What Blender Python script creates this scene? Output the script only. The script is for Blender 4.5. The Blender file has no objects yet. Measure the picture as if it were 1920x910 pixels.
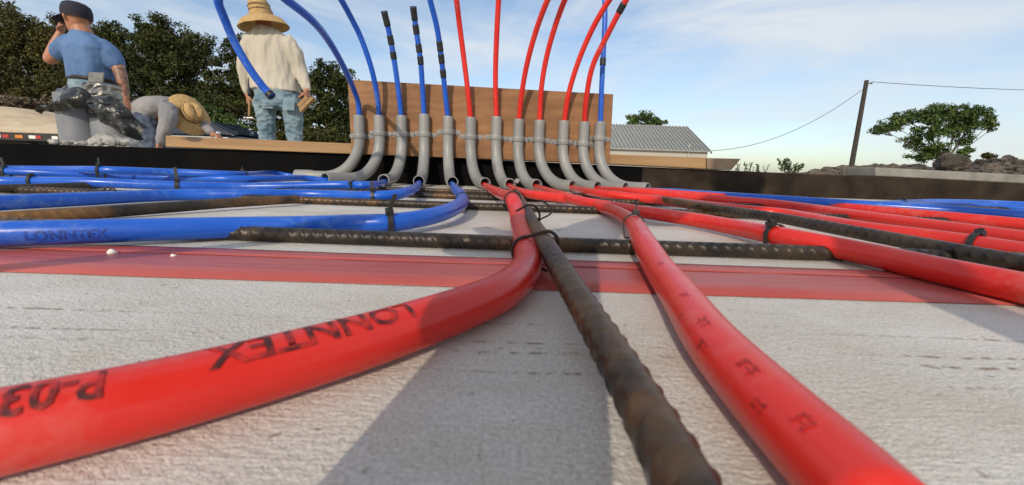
import bpy, bmesh, math, random
import numpy as np
from mathutils import Vector, Matrix, noise
rnd = random.Random(7)
rng = np.random.default_rng(7)
R_ = math.radians
scn = bpy.context.scene
COL = scn.collection

# ------------------------------------------------------------ camera
F, CX, CY, CAMH = 760., 960., 455., .056          # focal length and centre in photo pixels
_th = R_(1.9); _p = math.atan((455 - 319) / 760)
fwd = np.array([0, math.cos(_p), -math.sin(_p)]); _u0 = np.array([0, math.sin(_p), math.cos(_p)])
cR = np.array([1., 0, 0]) * math.cos(_th) + _u0 * math.sin(_th)
cU = -np.array([1., 0, 0]) * math.sin(_th) + _u0 * math.cos(_th)
CAM = np.array([0, 0, CAMH])
def ray(x, y): return fwd + cR * (x - CX) / F - cU * (y - CY) / F
def atz(x, y, z): v = ray(x, y); return CAM + v * (z - CAMH) / v[2]
def aty(x, y, Y): v = ray(x, y); return CAM + v * Y / v[1]
def proj(P):
    q = np.array(P, float) - CAM
    return CX + F * (q @ cR) / (q @ fwd), CY - F * (q @ cU) / (q @ fwd)

cd = bpy.data.cameras.new('camera'); cam = bpy.data.objects.new('camera', cd); COL.objects.link(cam)
cam.matrix_world = Matrix(((cR[0], cU[0], -fwd[0], 0), (cR[1], cU[1], -fwd[1], 0), (cR[2], cU[2], -fwd[2], CAMH), (0, 0, 0, 1)))
cd.sensor_width = 36; cd.sensor_fit = 'HORIZONTAL'; cd.lens = 36 * F / 1920
cd.clip_start = .004; cd.clip_end = 3000
cd.dof.use_dof = True; cd.dof.focus_distance = .62; cd.dof.aperture_fstop = 20
scn.camera = cam
scn.render.resolution_x, scn.render.resolution_y = 1024, 485

# ------------------------------------------------------------ sky and sun
SUN_EL, SUN_AZ = R_(30), R_(15)                    # sun behind the camera, a little to the left
w = bpy.data.worlds.new('World'); scn.world = w; w.use_nodes = True
nt = w.node_tree; nt.nodes.clear()
N = nt.nodes.new; Lk = nt.links.new
out = N('ShaderNodeOutputWorld'); bg = N('ShaderNodeBackground'); bg.inputs[1].default_value = .15
sky = N('ShaderNodeTexSky'); sky.sky_type = 'NISHITA'; sky.sun_disc = False
sky.sun_elevation = SUN_EL; sky.sun_rotation = math.pi + SUN_AZ
sky.air_density = 1.0; sky.dust_density = 1.3; sky.ozone_density = 1.5
tc = N('ShaderNodeTexCoord')
mp = N('ShaderNodeMapping'); mp.inputs['Scale'].default_value = (1.5, 1.2, 5.5); mp.inputs['Rotation'].default_value = (0, R_(14), 0); mp.inputs['Location'].default_value = (1.05, .1, .35)
nz = N('ShaderNodeTexNoise'); nz.inputs['Scale'].default_value = 1.5; nz.inputs['Detail'].default_value = 9; nz.inputs['Roughness'].default_value = .56; nz.inputs['Distortion'].default_value = .5
cr = N('ShaderNodeValToRGB'); cr.color_ramp.elements[0].position = .36; cr.color_ramp.elements[0].color = (.06, .06, .06, 1); cr.color_ramp.elements[1].position = .62; cr.color_ramp.elements[1].color = (.92, .92, .92, 1)
mx = N('ShaderNodeMix'); mx.data_type = 'RGBA'; mx.inputs['B'].default_value = (4.75, 5.05, 5.3, 1)
Lk(tc.outputs['Generated'], mp.inputs[0]); Lk(mp.outputs[0], nz.inputs['Vector']); Lk(nz.outputs[0], cr.inputs[0])
Lk(cr.outputs[0], mx.inputs['Factor']); Lk(sky.outputs[0], mx.inputs['A']); Lk(mx.outputs['Result'], bg.inputs[0]); Lk(bg.outputs[0], out.inputs[0])
sd = bpy.data.lights.new('sun', 'SUN'); sd.energy = 2.6; sd.angle = R_(.6); sd.color = (1, .86, .68)
so = bpy.data.objects.new('sun', sd); COL.objects.link(so); so.location = (-3, -20, 14)
so.rotation_euler = Vector((math.sin(SUN_AZ) * math.cos(SUN_EL), math.cos(SUN_AZ) * math.cos(SUN_EL), -math.sin(SUN_EL))).to_track_quat('-Z', 'Y').to_euler()
vs = scn.view_settings; vs.view_transform = 'Standard'; vs.look = 'None'; vs.exposure = .1; vs.gamma = 1; vs.use_curve_mapping = False

# ------------------------------------------------------------ materials
def material(name, c1, c2=None, rough=.6, scale=8., bump=0., bscale=60., detail=6, ramp=(.35, .65), metal=0., spec=.5, coord='Object', stretch=(1, 1, 1), island=0., coat=0., sss=0., trans=0., alpha=1.):
    m = bpy.data.materials.new(name); m.use_nodes = True
    t = m.node_tree; b = t.nodes['Principled BSDF']; n = t.nodes.new; l = t.links.new
    b.inputs['Roughness'].default_value = rough; b.inputs['Metallic'].default_value = metal
    b.inputs['Specular IOR Level'].default_value = spec; b.inputs['Coat Weight'].default_value = coat
    b.inputs['Base Color'].default_value = (*c1, 1)
    if sss: b.inputs['Subsurface Weight'].default_value = sss; b.inputs['Subsurface Radius'].default_value = (.006, .002, .002)
    if alpha < 1: b.inputs['Alpha'].default_value = alpha
    if trans: b.inputs['Transmission Weight'].default_value = trans
    tcn = n('ShaderNodeTexCoord'); mpn = n('ShaderNodeMapping'); mpn.inputs['Scale'].default_value = stretch
    l(tcn.outputs[coord], mpn.inputs[0])
    last = None
    if c2:
        no = n('ShaderNodeTexNoise'); no.inputs['Scale'].default_value = scale; no.inputs['Detail'].default_value = detail
        ra = n('ShaderNodeValToRGB'); ra.color_ramp.elements[0].position = ramp[0]; ra.color_ramp.elements[1].position = ramp[1]
        ra.color_ramp.elements[0].color = (*c1, 1); ra.color_ramp.elements[1].color = (*c2, 1)
        l(mpn.outputs[0], no.inputs['Vector']); l(no.outputs[0], ra.inputs[0]); last = ra.outputs[0]
        if island:
            ge = n('ShaderNodeNewGeometry'); mm = n('ShaderNodeMix'); mm.data_type = 'RGBA'; mm.blend_type = 'MULTIPLY'; mm.inputs['Factor'].default_value = 1
            mr = n('ShaderNodeMapRange'); mr.inputs['To Min'].default_value = 1 - island; mr.inputs['To Max'].default_value = 1 + island
            cb = n('ShaderNodeCombineColor'); l(ge.outputs['Random Per Island'], mr.inputs[0])
            for k in range(3): l(mr.outputs[0], cb.inputs[k])
            l(last, mm.inputs['A']); l(cb.outputs[0], mm.inputs['B']); last = mm.outputs['Result']
        l(last, b.inputs['Base Color'])
    if bump:
        bn = n('ShaderNodeTexNoise'); bn.inputs['Scale'].default_value = bscale; bn.inputs['Detail'].default_value = 6
        bu = n('ShaderNodeBump'); bu.inputs['Strength'].default_value = 1; bu.inputs['Distance'].default_value = bump
        l(mpn.outputs[0], bn.inputs['Vector']); l(bn.outputs[0], bu.inputs['Height']); l(bu.outputs[0], b.inputs['Normal'])
    m['mapping'] = mpn.name
    return m

def pipe_material(name, c1, c2, scuff):
    m = material(name, c1, c2, rough=.34, scale=22, ramp=(.3, .7), spec=.45, sss=.12)
    t = m.node_tree; b = t.nodes['Principled BSDF']; n = t.nodes.new; l = t.links.new
    tcn = n('ShaderNodeTexCoord')
    # fine scratches and dusty scuffs
    no = n('ShaderNodeTexNoise'); no.inputs['Scale'].default_value = 95; no.inputs['Detail'].default_value = 8; no.inputs['Roughness'].default_value = .65
    big = n('ShaderNodeTexNoise'); big.inputs['Scale'].default_value = 9; big.inputs['Detail'].default_value = 3
    mu = n('ShaderNodeMath'); mu.operation = 'MULTIPLY'
    ra = n('ShaderNodeValToRGB'); ra.color_ramp.elements[0].position = .30; ra.color_ramp.elements[1].position = .46; ra.color_ramp.elements[1].color = (.55, .55, .55, 1)
    l(tcn.outputs['Object'], no.inputs['Vector']); l(tcn.outputs['Object'], big.inputs['Vector'])
    l(no.outputs[0], mu.inputs[0]); l(big.outputs[0], mu.inputs[1]); l(mu.outputs[0], ra.inputs[0])
    mm = n('ShaderNodeMix'); mm.data_type = 'RGBA'; mm.inputs['B'].default_value = (*scuff, 1)
    old = b.inputs['Base Color'].links[0].from_socket
    l(old, mm.inputs['A']); l(ra.outputs[0], mm.inputs['Factor']); l(mm.outputs['Result'], b.inputs['Base Color'])
    mr = n('ShaderNodeMapRange'); mr.inputs['To Min'].default_value = .12; mr.inputs['To Max'].default_value = .46; l(no.outputs[0], mr.inputs[0]); l(mr.outputs[0], b.inputs['Roughness'])
    bu = n('ShaderNodeBump'); bu.inputs['Distance'].default_value = .00012; l(no.outputs[0], bu.inputs['Height']); l(bu.outputs[0], b.inputs['Normal'])
    return m
M = {}
M['red'] = pipe_material('red pipe plastic', (.62, .020, .014), (.70, .034, .023), (.62, .17, .14))
M['blue'] = pipe_material('blue pipe plastic', (.008, .088, .50), (.014, .115, .58), (.16, .28, .55))
M['pvc'] = material('grey conduit plastic', (.215, .22, .215), (.27, .272, .262), rough=.45, scale=14, bump=.0003, bscale=90)
M['pvcdirty'] = material('weathered pale pipe', (.15, .165, .19), (.25, .26, .28), rough=.6, scale=9, bump=.001, bscale=40)
M['zinc'] = material('galvanised steel', (.20, .20, .205), (.28, .28, .285), rough=.6, scale=40, metal=.3)
M['screw'] = material('zinc screw', (.34, .34, .34), rough=.45, metal=.5)
M['recess'] = material('screw recess', (.03, .03, .03), rough=.6)
M['black'] = material('black nylon', (.012, .012, .012), (.02, .02, .02), rough=.45, scale=60)
M['tapeband'] = material('black vinyl tape', (.012, .012, .013), (.02, .02, .02), rough=.5, scale=50, bump=.0004, bscale=200)
M['ink'] = material('worn black print ink', (.06, .008, .008), (.50, .020, .016), rough=.5, scale=300, ramp=(.44, .66), detail=3)
M['inkfaint'] = material('faded print ink', (.20, .010, .010), (.52, .016, .013), rough=.5, scale=420, ramp=(.40, .60), detail=3)
M['inkblue'] = material('worn print ink on blue', (.006, .03, .20), (.008, .075, .45), rough=.5, scale=300, ramp=(.42, .62))
M['inkgrey'] = material('worn black print ink on grey', (.03, .03, .03), (.2, .2, .2), rough=.6, scale=300, ramp=(.45, .65))
M['wire'] = material('tie wire', (.030, .022, .018), (.06, .035, .022), rough=.5, scale=90, metal=.4)
M['plywood'] = material('plywood', (.22, .105, .043), (.33, .17, .075), rough=.75, scale=5, stretch=(1, 1, 5), ramp=(.3, .72), bump=.0006, bscale=45)
def ply_figure(m):
    t = m.node_tree; b = t.nodes['Principled BSDF']; n = t.nodes.new; l = t.links.new
    tcn = n('ShaderNodeTexCoord'); mpn = n('ShaderNodeMapping'); mpn.inputs['Scale'].default_value = (2.2, 1, 9); l(tcn.outputs['Object'], mpn.inputs[0])
    wv = n('ShaderNodeTexWave'); wv.bands_direction = 'Z'; wv.inputs['Scale'].default_value = 1.1; wv.inputs['Distortion'].default_value = 14; wv.inputs['Detail'].default_value = 5; wv.inputs['Detail Scale'].default_value = 1.6; l(mpn.outputs[0], wv.inputs['Vector'])
    ra = n('ShaderNodeValToRGB'); ra.color_ramp.elements[0].color = (.55, .52, .5, 1); ra.color_ramp.elements[1].color = (1.15, 1.12, 1.08, 1); l(wv.outputs[0], ra.inputs[0])
    st = n('ShaderNodeTexNoise'); st.inputs['Scale'].default_value = 3.2; st.inputs['Detail'].default_value = 8; st.inputs['Roughness'].default_value = .7; l(tcn.outputs['Object'], st.inputs['Vector'])
    r2 = n('ShaderNodeValToRGB'); r2.color_ramp.elements[0].position = .3; r2.color_ramp.elements[1].position = .6; r2.color_ramp.elements[0].color = (.5, .48, .46, 1); r2.color_ramp.elements[1].color = (1.1, 1.1, 1.1, 1); l(st.outputs[0], r2.inputs[0])
    src = b.inputs['Base Color'].links[0].from_socket
    for q in (ra, r2):
        mm = n('ShaderNodeMix'); mm.data_type = 'RGBA'; mm.blend_type = 'MULTIPLY'; mm.inputs['Factor'].default_value = (.30 if q is ra else .75); l(src, mm.inputs['A']); l(q.outputs[0], mm.inputs['B']); src = mm.outputs['Result']
    l(src, b.inputs['Base Color'])
ply_figure(M['plywood']); ply_figure(M['lumber']) if False else None
M['lumber'] = material('pine lumber', (.27, .155, .068), (.35, .215, .10), rough=.7, scale=6, stretch=(.6, 4, 9), bump=.0005, bscale=60)
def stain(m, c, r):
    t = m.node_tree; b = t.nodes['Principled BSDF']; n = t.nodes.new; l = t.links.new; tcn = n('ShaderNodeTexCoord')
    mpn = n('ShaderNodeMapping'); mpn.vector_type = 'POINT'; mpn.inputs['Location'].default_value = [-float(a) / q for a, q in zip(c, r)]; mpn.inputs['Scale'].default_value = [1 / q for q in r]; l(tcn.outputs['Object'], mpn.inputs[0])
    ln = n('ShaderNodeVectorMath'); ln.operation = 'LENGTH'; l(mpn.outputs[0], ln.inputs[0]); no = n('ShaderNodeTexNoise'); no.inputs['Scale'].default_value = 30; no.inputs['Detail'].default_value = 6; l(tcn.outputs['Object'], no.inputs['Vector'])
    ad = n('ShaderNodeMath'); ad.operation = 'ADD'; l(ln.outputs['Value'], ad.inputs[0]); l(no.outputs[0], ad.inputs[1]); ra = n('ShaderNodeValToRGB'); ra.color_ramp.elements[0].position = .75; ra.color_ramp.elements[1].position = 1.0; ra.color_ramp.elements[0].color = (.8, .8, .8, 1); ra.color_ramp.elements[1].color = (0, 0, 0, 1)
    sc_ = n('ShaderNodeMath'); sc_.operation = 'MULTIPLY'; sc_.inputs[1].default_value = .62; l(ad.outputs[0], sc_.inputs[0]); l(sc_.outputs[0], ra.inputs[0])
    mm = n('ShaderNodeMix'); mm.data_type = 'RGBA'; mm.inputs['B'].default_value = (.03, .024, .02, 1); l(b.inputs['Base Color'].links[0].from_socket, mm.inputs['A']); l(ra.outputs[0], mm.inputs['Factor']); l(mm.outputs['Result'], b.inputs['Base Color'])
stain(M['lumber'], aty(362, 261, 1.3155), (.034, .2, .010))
M['lumbergrey'] = material('dirty lumber', (.19, .13, .085), (.28, .20, .135), rough=.8, scale=12, bump=.0008, bscale=60)
M['shadeform'] = material('form face with shade colour', (.0035, .0035, .004), (.006, .006, .006), rough=.9, scale=8, bump=.002, bscale=18, spec=.05)  # shade of the gap is put into this near-black form colour
M['brownform'] = material('brown form timber', (.016, .011, .0075), (.040, .028, .019), rough=.9, scale=14, bump=.0015, bscale=70, spec=.2)  # two dark browns mottled by noise
M['concrete'] = material('pale concrete', (.17, .17, .155), (.27, .265, .24), rough=.9, scale=16, bump=.002, bscale=60)
M['mortar'] = material('white mortar', (.24, .235, .22), (.46, .455, .43), rough=.9, scale=40, bump=.004, bscale=80)
M['plastic'] = material('torn black sheeting', (.014, .015, .014), (.20, .197, .18), rough=.26, scale=38, ramp=(.55, .68), bump=.003, bscale=45, detail=8)
M['foil'] = material('silver foil tape', (.22, .21, .19), (.34, .33, .30), rough=.3, metal=.8, scale=20, bump=.003, bscale=40)
M['dirt'] = material('dry ground', (.30, .235, .16), (.42, .34, .24), rough=.95, scale=1.2, bump=.03, bscale=6)
M['sand'] = material('pale caliche bank', (.44, .35, .24), (.56, .46, .33), rough=.95, scale=.9, bump=.05, bscale=3, stretch=(1, 1, 3))
M['rock'] = material('grey rubble', (.030, .026, .021), (.13, .108, .086), rough=.95, scale=3, bump=.03, bscale=12)
M['leafdark'] = material('dark juniper foliage', (.020, .031, .009), (.056, .068, .017), rough=.7, scale=.55, island=.45, spec=.2)
M['leafolive'] = material('olive hillside foliage', (.040, .044, .012), (.092, .084, .022), rough=.7, scale=.5, island=.45, spec=.2)
M['leafgreen'] = material('fresh green foliage', (.045, .085, .022), (.085, .13, .032), rough=.6, scale=.8, island=.4, spec=.25)
M['twig'] = material('grey dead twigs', (.12, .09, .06), (.2, .16, .11), rough=.9, scale=3, island=.3)
M['bark'] = material('bark', (.045, .034, .026), (.085, .066, .048), rough=.9, scale=8, bump=.01, bscale=20)
M['polewood'] = material('creosoted pole', (.035, .030, .026), (.055, .048, .04), rough=.9, scale=6, stretch=(4, 4, .5))
M['cable'] = material('cable', (.05, .05, .055), rough=.6)
M['roofmetal'] = material('galvalume roof', (.30, .315, .31), (.36, .375, .365), rough=.5, metal=.25, scale=2)
M['wallmetal'] = material('pale shed cladding', (.40, .39, .345), (.45, .44, .39), rough=.6, scale=2)
M['skin'] = material('tanned skin', (.36, .155, .085), (.44, .20, .115), rough=.5, scale=14, sss=.1)
M['tattoo'] = material('tattooed skin', (.14, .085, .065), (.33, .16, .10), rough=.5, scale=26, ramp=(.42, .58))
M['blueshirt'] = material('blue cotton', (.075, .150, .31), (.10, .19, .38), rough=.85, scale=6, bump=.004, bscale=22, stretch=(1, 1, .5))
M['whiteshirt'] = material('cream cotton', (.44, .405, .335), (.52, .485, .41), rough=.9, scale=5, bump=.004, bscale=16, stretch=(1.6, 1, .45))
M['greyshirt'] = material('grey work shirt', (.20, .20, .215), (.29, .285, .29), rough=.9, scale=6, bump=.004, bscale=24)
M['jeans'] = material('faded denim', (.10, .175, .235), (.26, .355, .41), rough=.9, scale=9, ramp=(.3, .7), bump=.005, bscale=20)
M['darkjeans'] = material('dark denim', (.045, .065, .11), (.085, .11, .16), rough=.9, scale=8, bump=.004, bscale=24)
M['straw'] = material('straw', (.38, .24, .095), (.52, .35, .155), rough=.8, scale=60, bump=.002, bscale=120)
M['strawband'] = material('dark hat band', (.10, .06, .03), (.3, .2, .1), rough=.8, scale=60)
M['cap'] = material('navy cap', (.010, .011, .022), (.016, .016, .03), rough=.85, scale=20)
M['belt'] = material('dark leather', (.02, .016, .014), rough=.6)
M['pouch'] = material('grey pouch', (.13, .13, .13), (.19, .19, .19), rough=.8, scale=20)
M['boot'] = material('work boot', (.12, .07, .035), (.18, .11, .06), rough=.8, scale=12)
M['steel'] = material('hammer steel', (.45, .44, .42), rough=.35, metal=.9)
M['rubber'] = material('rubber grip', (.015, .018, .035), rough=.6)
M['carpaint'] = material('dark blue paint', (.010, .014, .022), (.014, .018, .028), rough=.25, coat=.6, scale=4)
M['carglass'] = material('glass with sky reflection colour', (.014, .026, .045), rough=.05, spec=.8)  # reflected sky is put into the bluish base colour
M['chrome'] = material('chrome', (.7, .7, .7), rough=.1, metal=1)
M['tyre'] = material('tyre rubber', (.02, .02, .02), rough=.85)
M['trailer'] = material('trailer steel', (.018, .018, .018), (.03, .03, .03), rough=.6, scale=3)
M['deck'] = material('trailer deck', (.46, .38, .27), (.55, .46, .34), rough=.9, scale=3)
M['refred'] = material('red reflector', (.45, .03, .03), rough=.4)
M['refwhite'] = material('white reflector', (.75, .74, .7), rough=.4)
M['reforange'] = material('orange reflector', (.6, .2, .02), rough=.4)
M['phone'] = material('phone shell', (.02, .02, .022), rough=.3)
M['phoneglass'] = material('phone glass', (.01, .01, .012), rough=.05)
M['crumb'] = material('foam crumb', (.75, .74, .70), rough=.8)

def rebar_material(name='rusty rebar', lo=.53, hi=.66):
    m = material(name, (.016, .014, .013), (.060, .043, .029), rough=.42, scale=34, ramp=(.36, .66), metal=.35)
    t = m.node_tree; b = t.nodes['Principled BSDF']; n = t.nodes.new; l = t.links.new
    tcn = n('ShaderNodeTexCoord'); no = n('ShaderNodeTexNoise'); no.inputs['Scale'].default_value = 5.5; no.inputs['Detail'].default_value = 7; no.inputs['Roughness'].default_value = .65
    ra = n('ShaderNodeValToRGB'); ra.color_ramp.elements[0].position = lo; ra.color_ramp.elements[1].position = hi; ra.color_ramp.elements[1].color = (.7, .7, .7, 1)
    mm = n('ShaderNodeMix'); mm.data_type = 'RGBA'; mm.inputs['B'].default_value = (.34, .165, .05, 1)
    l(tcn.outputs['Object'], no.inputs['Vector']); l(no.outputs[0], ra.inputs[0]); l(ra.outputs[0], mm.inputs['Factor'])
    l(b.inputs['Base Color'].links[0].from_socket, mm.inputs['A']); l(mm.outputs['Result'], b.inputs['Base Color'])
    bn = n('ShaderNodeTexNoise'); bn.inputs['Scale'].default_value = 320; bu = n('ShaderNodeBump'); bu.inputs['Distance'].default_value = .0005
    l(tcn.outputs['Object'], bn.inputs['Vector']); l(bn.outputs[0], bu.inputs['Height']); l(bu.outputs[0], b.inputs['Normal'])
    return m
M['rebar'] = rebar_material()
M['rustier'] = rebar_material('rustier rebar', .47, .64)

def foam_material():
    m = bpy.data.materials.new('white foam with woven facer'); m.use_nodes = True
    t = m.node_tree; b = t.nodes['Principled BSDF']; n = t.nodes.new; l = t.links.new
    b.inputs['Roughness'].default_value = .42; b.inputs['Specular IOR Level'].default_value = .35
    tcn = n('ShaderNodeTexCoord'); sep = n('ShaderNodeSeparateXYZ'); l(tcn.outputs['Object'], sep.inputs[0])
    def noise_(s, d=5, ro=.55, stretch=None):
        x = n('ShaderNodeTexNoise'); x.inputs['Scale'].default_value = s; x.inputs['Detail'].default_value = d; x.inputs['Roughness'].default_value = ro
        if stretch:
            q = n('ShaderNodeMapping'); q.inputs['Scale'].default_value = stretch; l(tcn.outputs['Object'], q.inputs[0]); l(q.outputs[0], x.inputs['Vector'])
        else: l(tcn.outputs['Object'], x.inputs['Vector'])
        return x.outputs[0]
    def ramp(src, p0, p1, c0=(0, 0, 0), c1=(1, 1, 1)):
        r = n('ShaderNodeValToRGB'); r.color_ramp.elements[0].position = p0; r.color_ramp.elements[1].position = p1
        r.color_ramp.elements[0].color = (*c0, 1); r.color_ramp.elements[1].color = (*c1, 1); l(src, r.inputs[0]); return r.outputs[0]
    def math_(op, a, bb):
        x = n('ShaderNodeMath'); x.operation = op
        for k, v in enumerate((a, bb)):
            if isinstance(v, (int, float)): x.inputs[k].default_value = v
            else: l(v, x.inputs[k])
        return x.outputs[0]
    def mix(a, bb, f):
        x = n('ShaderNodeMix'); x.data_type = 'RGBA'
        if isinstance(a, tuple): x.inputs['A'].default_value = (*a, 1)
        else: l(a, x.inputs['A'])
        if isinstance(bb, tuple): x.inputs['B'].default_value = (*bb, 1)
        else: l(bb, x.inputs['B'])
        if isinstance(f, float): x.inputs['Factor'].default_value = f
        else: l(f, x.inputs['Factor'])
        return x.outputs['Result']
    base = ramp(noise_(11, 8, .6), .3, .7, (.61, .585, .535), (.79, .775, .74))
    dirt = ramp(noise_(5.5, 9, .72, (1, 2.2, 1)), .46, .68, (0, 0, 0), (.6, .6, .6))
    col = mix(base, (.48, .39, .25), dirt)
    # dotted brown seams where the facer is stitched, running across the sheet
    tot = None
    for y0, wd in ((.106, .0011), (.1185, .0013), (.1255, .0010), (.142, .0010), (.33, .0013), (.352, .001), (.46, .0014), (.62, .002), (.665, .002)):
        d = math_('ABSOLUTE', math_('SUBTRACT', math_('ADD', sep.outputs[1], math_('MULTIPLY', math_('SUBTRACT', noise_(16, 2), .5), .006)), y0), 0)
        e = math_('SUBTRACT', 1., math_('DIVIDE', d, wd)); e = math_('MAXIMUM', e, 0.)
        tot = e if tot is None else math_('ADD', tot, e)
    dots = ramp(noise_(1, 4, .7, (170, 25, 1)), .46, .58)
    patch = ramp(noise_(13, 3), .42, .60)
    seam = math_('MULTIPLY', math_('MULTIPLY', tot, dots), math_('MULTIPLY', patch, 1.3)); 
    mn = n('ShaderNodeMath'); mn.operation = 'MINIMUM'; l(seam, mn.inputs[0]); mn.inputs[1].default_value = .8
    col = mix(col, (.20, .12, .055), mn.outputs[0])
    specks = ramp(noise_(260, 2), .67, .74, (0, 0, 0), (.6, .6, .6)); col = mix(col, (.14, .10, .07), specks)
    fine = ramp(noise_(900, 3), .35, .65, (.80, .79, .77), (1.08, 1.08, 1.07)); mm = n('ShaderNodeMix'); mm.data_type = 'RGBA'; mm.blend_type = 'MULTIPLY'; mm.inputs['Factor'].default_value = 1; l(col, mm.inputs['A']); l(fine, mm.inputs['B']); col = mm.outputs['Result']
    l(col, b.inputs['Base Color'])
    # woven facer relief: fine ribs both ways plus flakes
    fl = ramp(noise_(1, 4, .65, (260, 620, 1)), .40, .66)
    wv = n('ShaderNodeTexWave'); wv.inputs['Scale'].default_value = 240; wv.inputs['Distortion'].default_value = 9; wv.inputs['Detail'].default_value = 3; wv.inputs['Detail Scale'].default_value = 4; wv.bands_direction = 'Y'; l(tcn.outputs['Object'], wv.inputs['Vector'])
    h = math_('ADD', math_('MULTIPLY', fl, .5), math_('MULTIPLY', wv.outputs[1], .22))
    h = math_('ADD', h, math_('MULTIPLY', noise_(750, 4), 1.0)); h = math_('ADD', h, math_('MULTIPLY', noise_(70, 4), 1.1))
    bu = n('ShaderNodeBump'); bu.inputs['Distance'].default_value = .0007; bu.inputs['Strength'].default_value = .85; l(h, bu.inputs['Height']); l(bu.outputs[0], b.inputs['Normal'])
    return m
M['foam'] = foam_material()
def tape_material():
    m = material('red sheathing tape', (.36, .062, .055), (.46, .105, .092), rough=.38, scale=9, ramp=(.3, .7), spec=.4)
    t = m.node_tree; b = t.nodes['Principled BSDF']; n = t.nodes.new; l = t.links.new
    tcn = n('ShaderNodeTexCoord'); mpn = n('ShaderNodeMapping'); mpn.inputs['Scale'].default_value = (6, 60, 1); l(tcn.outputs['Object'], mpn.inputs[0])
    no = n('ShaderNodeTexNoise'); no.inputs['Scale'].default_value = 4; no.inputs['Detail'].default_value = 7; l(mpn.outputs[0], no.inputs['Vector'])
    bu = n('ShaderNodeBump'); bu.inputs['Distance'].default_value = .0008; l(no.outputs[0], bu.inputs['Height']); l(bu.outputs[0], b.inputs['Normal'])
    return m
M['redtape'] = tape_material()

# ------------------------------------------------------------ helpers
def mesh_obj(name, v, f, mat, parent=None, smooth=False):
    me = bpy.data.meshes.new(name); me.from_pydata([tuple(map(float, p)) for p in v], [], f); me.update()
    if smooth: me.polygons.foreach_set('use_smooth', [True] * len(me.polygons))
    return link(name, me, mat, parent)
def link(name, me, mat, parent=None):
    o = bpy.data.objects.new(name, me); COL.objects.link(o)
    if mat is not None and not me.materials: me.materials.append(M[mat] if isinstance(mat, str) else mat)
    if parent is not None: o.parent = parent; o.matrix_parent_inverse = Matrix.Translation(-Vector(parent.location))
    return o
def empty(name, loc=(0, 0, 0)):
    o = bpy.data.objects.new(name, None); COL.objects.link(o); o.location = [float(a) for a in loc]; o.empty_display_size = .05; return o
def tag(o, label=None, cat=None, group=None, kind=None):
    if label: o['label'] = label
    if cat: o['category'] = cat
    if group: o['group'] = group
    if kind: o['kind'] = kind
    return o
def thing(name, loc, label, cat, group=None): return tag(empty(name, loc), label, cat, group)
def spline(pts, step):
    P = np.array(pts, float); A = np.vstack([2 * P[0] - P[1], P, 2 * P[-1] - P[-2]]); out = []
    for i in range(1, len(A) - 2):
        p0, p1, p2, p3 = A[i - 1:i + 3]; L = np.linalg.norm(p2 - p1); k = max(2, int(L / step * 2))
        # centripetal form
        def tj(ti, a, b): return ti + max(1e-6, np.linalg.norm(b - a)) ** .5
        t0 = 0; t1 = tj(t0, p0, p1); t2 = tj(t1, p1, p2); t3 = tj(t2, p2, p3)
        for t in np.linspace(t1, t2, k, endpoint=False):
            A1 = (t1 - t) / (t1 - t0) * p0 + (t - t0) / (t1 - t0) * p1; A2 = (t2 - t) / (t2 - t1) * p1 + (t - t1) / (t2 - t1) * p2; A3 = (t3 - t) / (t3 - t2) * p2 + (t - t2) / (t3 - t2) * p3
            B1 = (t2 - t) / (t2 - t0) * A1 + (t - t0) / (t2 - t0) * A2; B2 = (t3 - t) / (t3 - t1) * A2 + (t - t1) / (t3 - t1) * A3
            out.append((t2 - t) / (t2 - t1) * B1 + (t - t1) / (t2 - t1) * B2)
    out.append(P[-1]); return resample(np.array(out), step)
def resample(P, step):
    s = np.r_[0, np.cumsum(np.linalg.norm(np.diff(P, axis=0), axis=1))]; n = max(2, int(round(s[-1] / step)) + 1)
    q = np.linspace(0, s[-1], n); return np.stack([np.interp(q, s, P[:, k]) for k in range(3)], 1)
def frames(P, ref=None):
    P = np.asarray(P, float); T = np.gradient(P, axis=0); T /= np.linalg.norm(T, axis=1)[:, None] + 1e-12
    r = np.array(ref if ref is not None else ((0, 0, 1) if abs(T[0][2]) < .9 else (1, 0, 0)), float)
    u = r - T[0] * (r @ T[0]); u /= np.linalg.norm(u); U = [u]
    for t in T[1:]:
        u = u - t * (u @ t); u /= np.linalg.norm(u) + 1e-12; U.append(u)
    U = np.array(U); return T, U, np.cross(T, U)
def tube(P, r, sides=16, caps=True, ref=None, rfun=None, squash=None):
    T, U, V = frames(P, ref); n = len(P); a = np.linspace(0, 2 * np.pi, sides, endpoint=False)
    r = np.broadcast_to(np.asarray(r, float), (n,)) if np.ndim(r) < 2 else r
    rr = np.repeat(r[:, None], sides, 1)
    if rfun is not None: rr = rr + rfun(np.r_[0, np.cumsum(np.linalg.norm(np.diff(P, axis=0), axis=1))][:, None], a[None, :])
    ca, sa = np.cos(a), np.sin(a)
    if squash: sa = sa * squash
    v = P[:, None, :] + rr[..., None] * (ca[None, :, None] * U[:, None, :] + sa[None, :, None] * V[:, None, :])
    v = v.reshape(-1, 3); f = []
    for i in range(n - 1):
        for j in range(sides):
            k = (j + 1) % sides; f.append((i * sides + j, i * sides + k, (i + 1) * sides + k, (i + 1) * sides + j))
    if caps: f.append(tuple(range(sides))[::-1]); f.append(tuple((n - 1) * sides + j for j in range(sides)))
    return v, f
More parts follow.
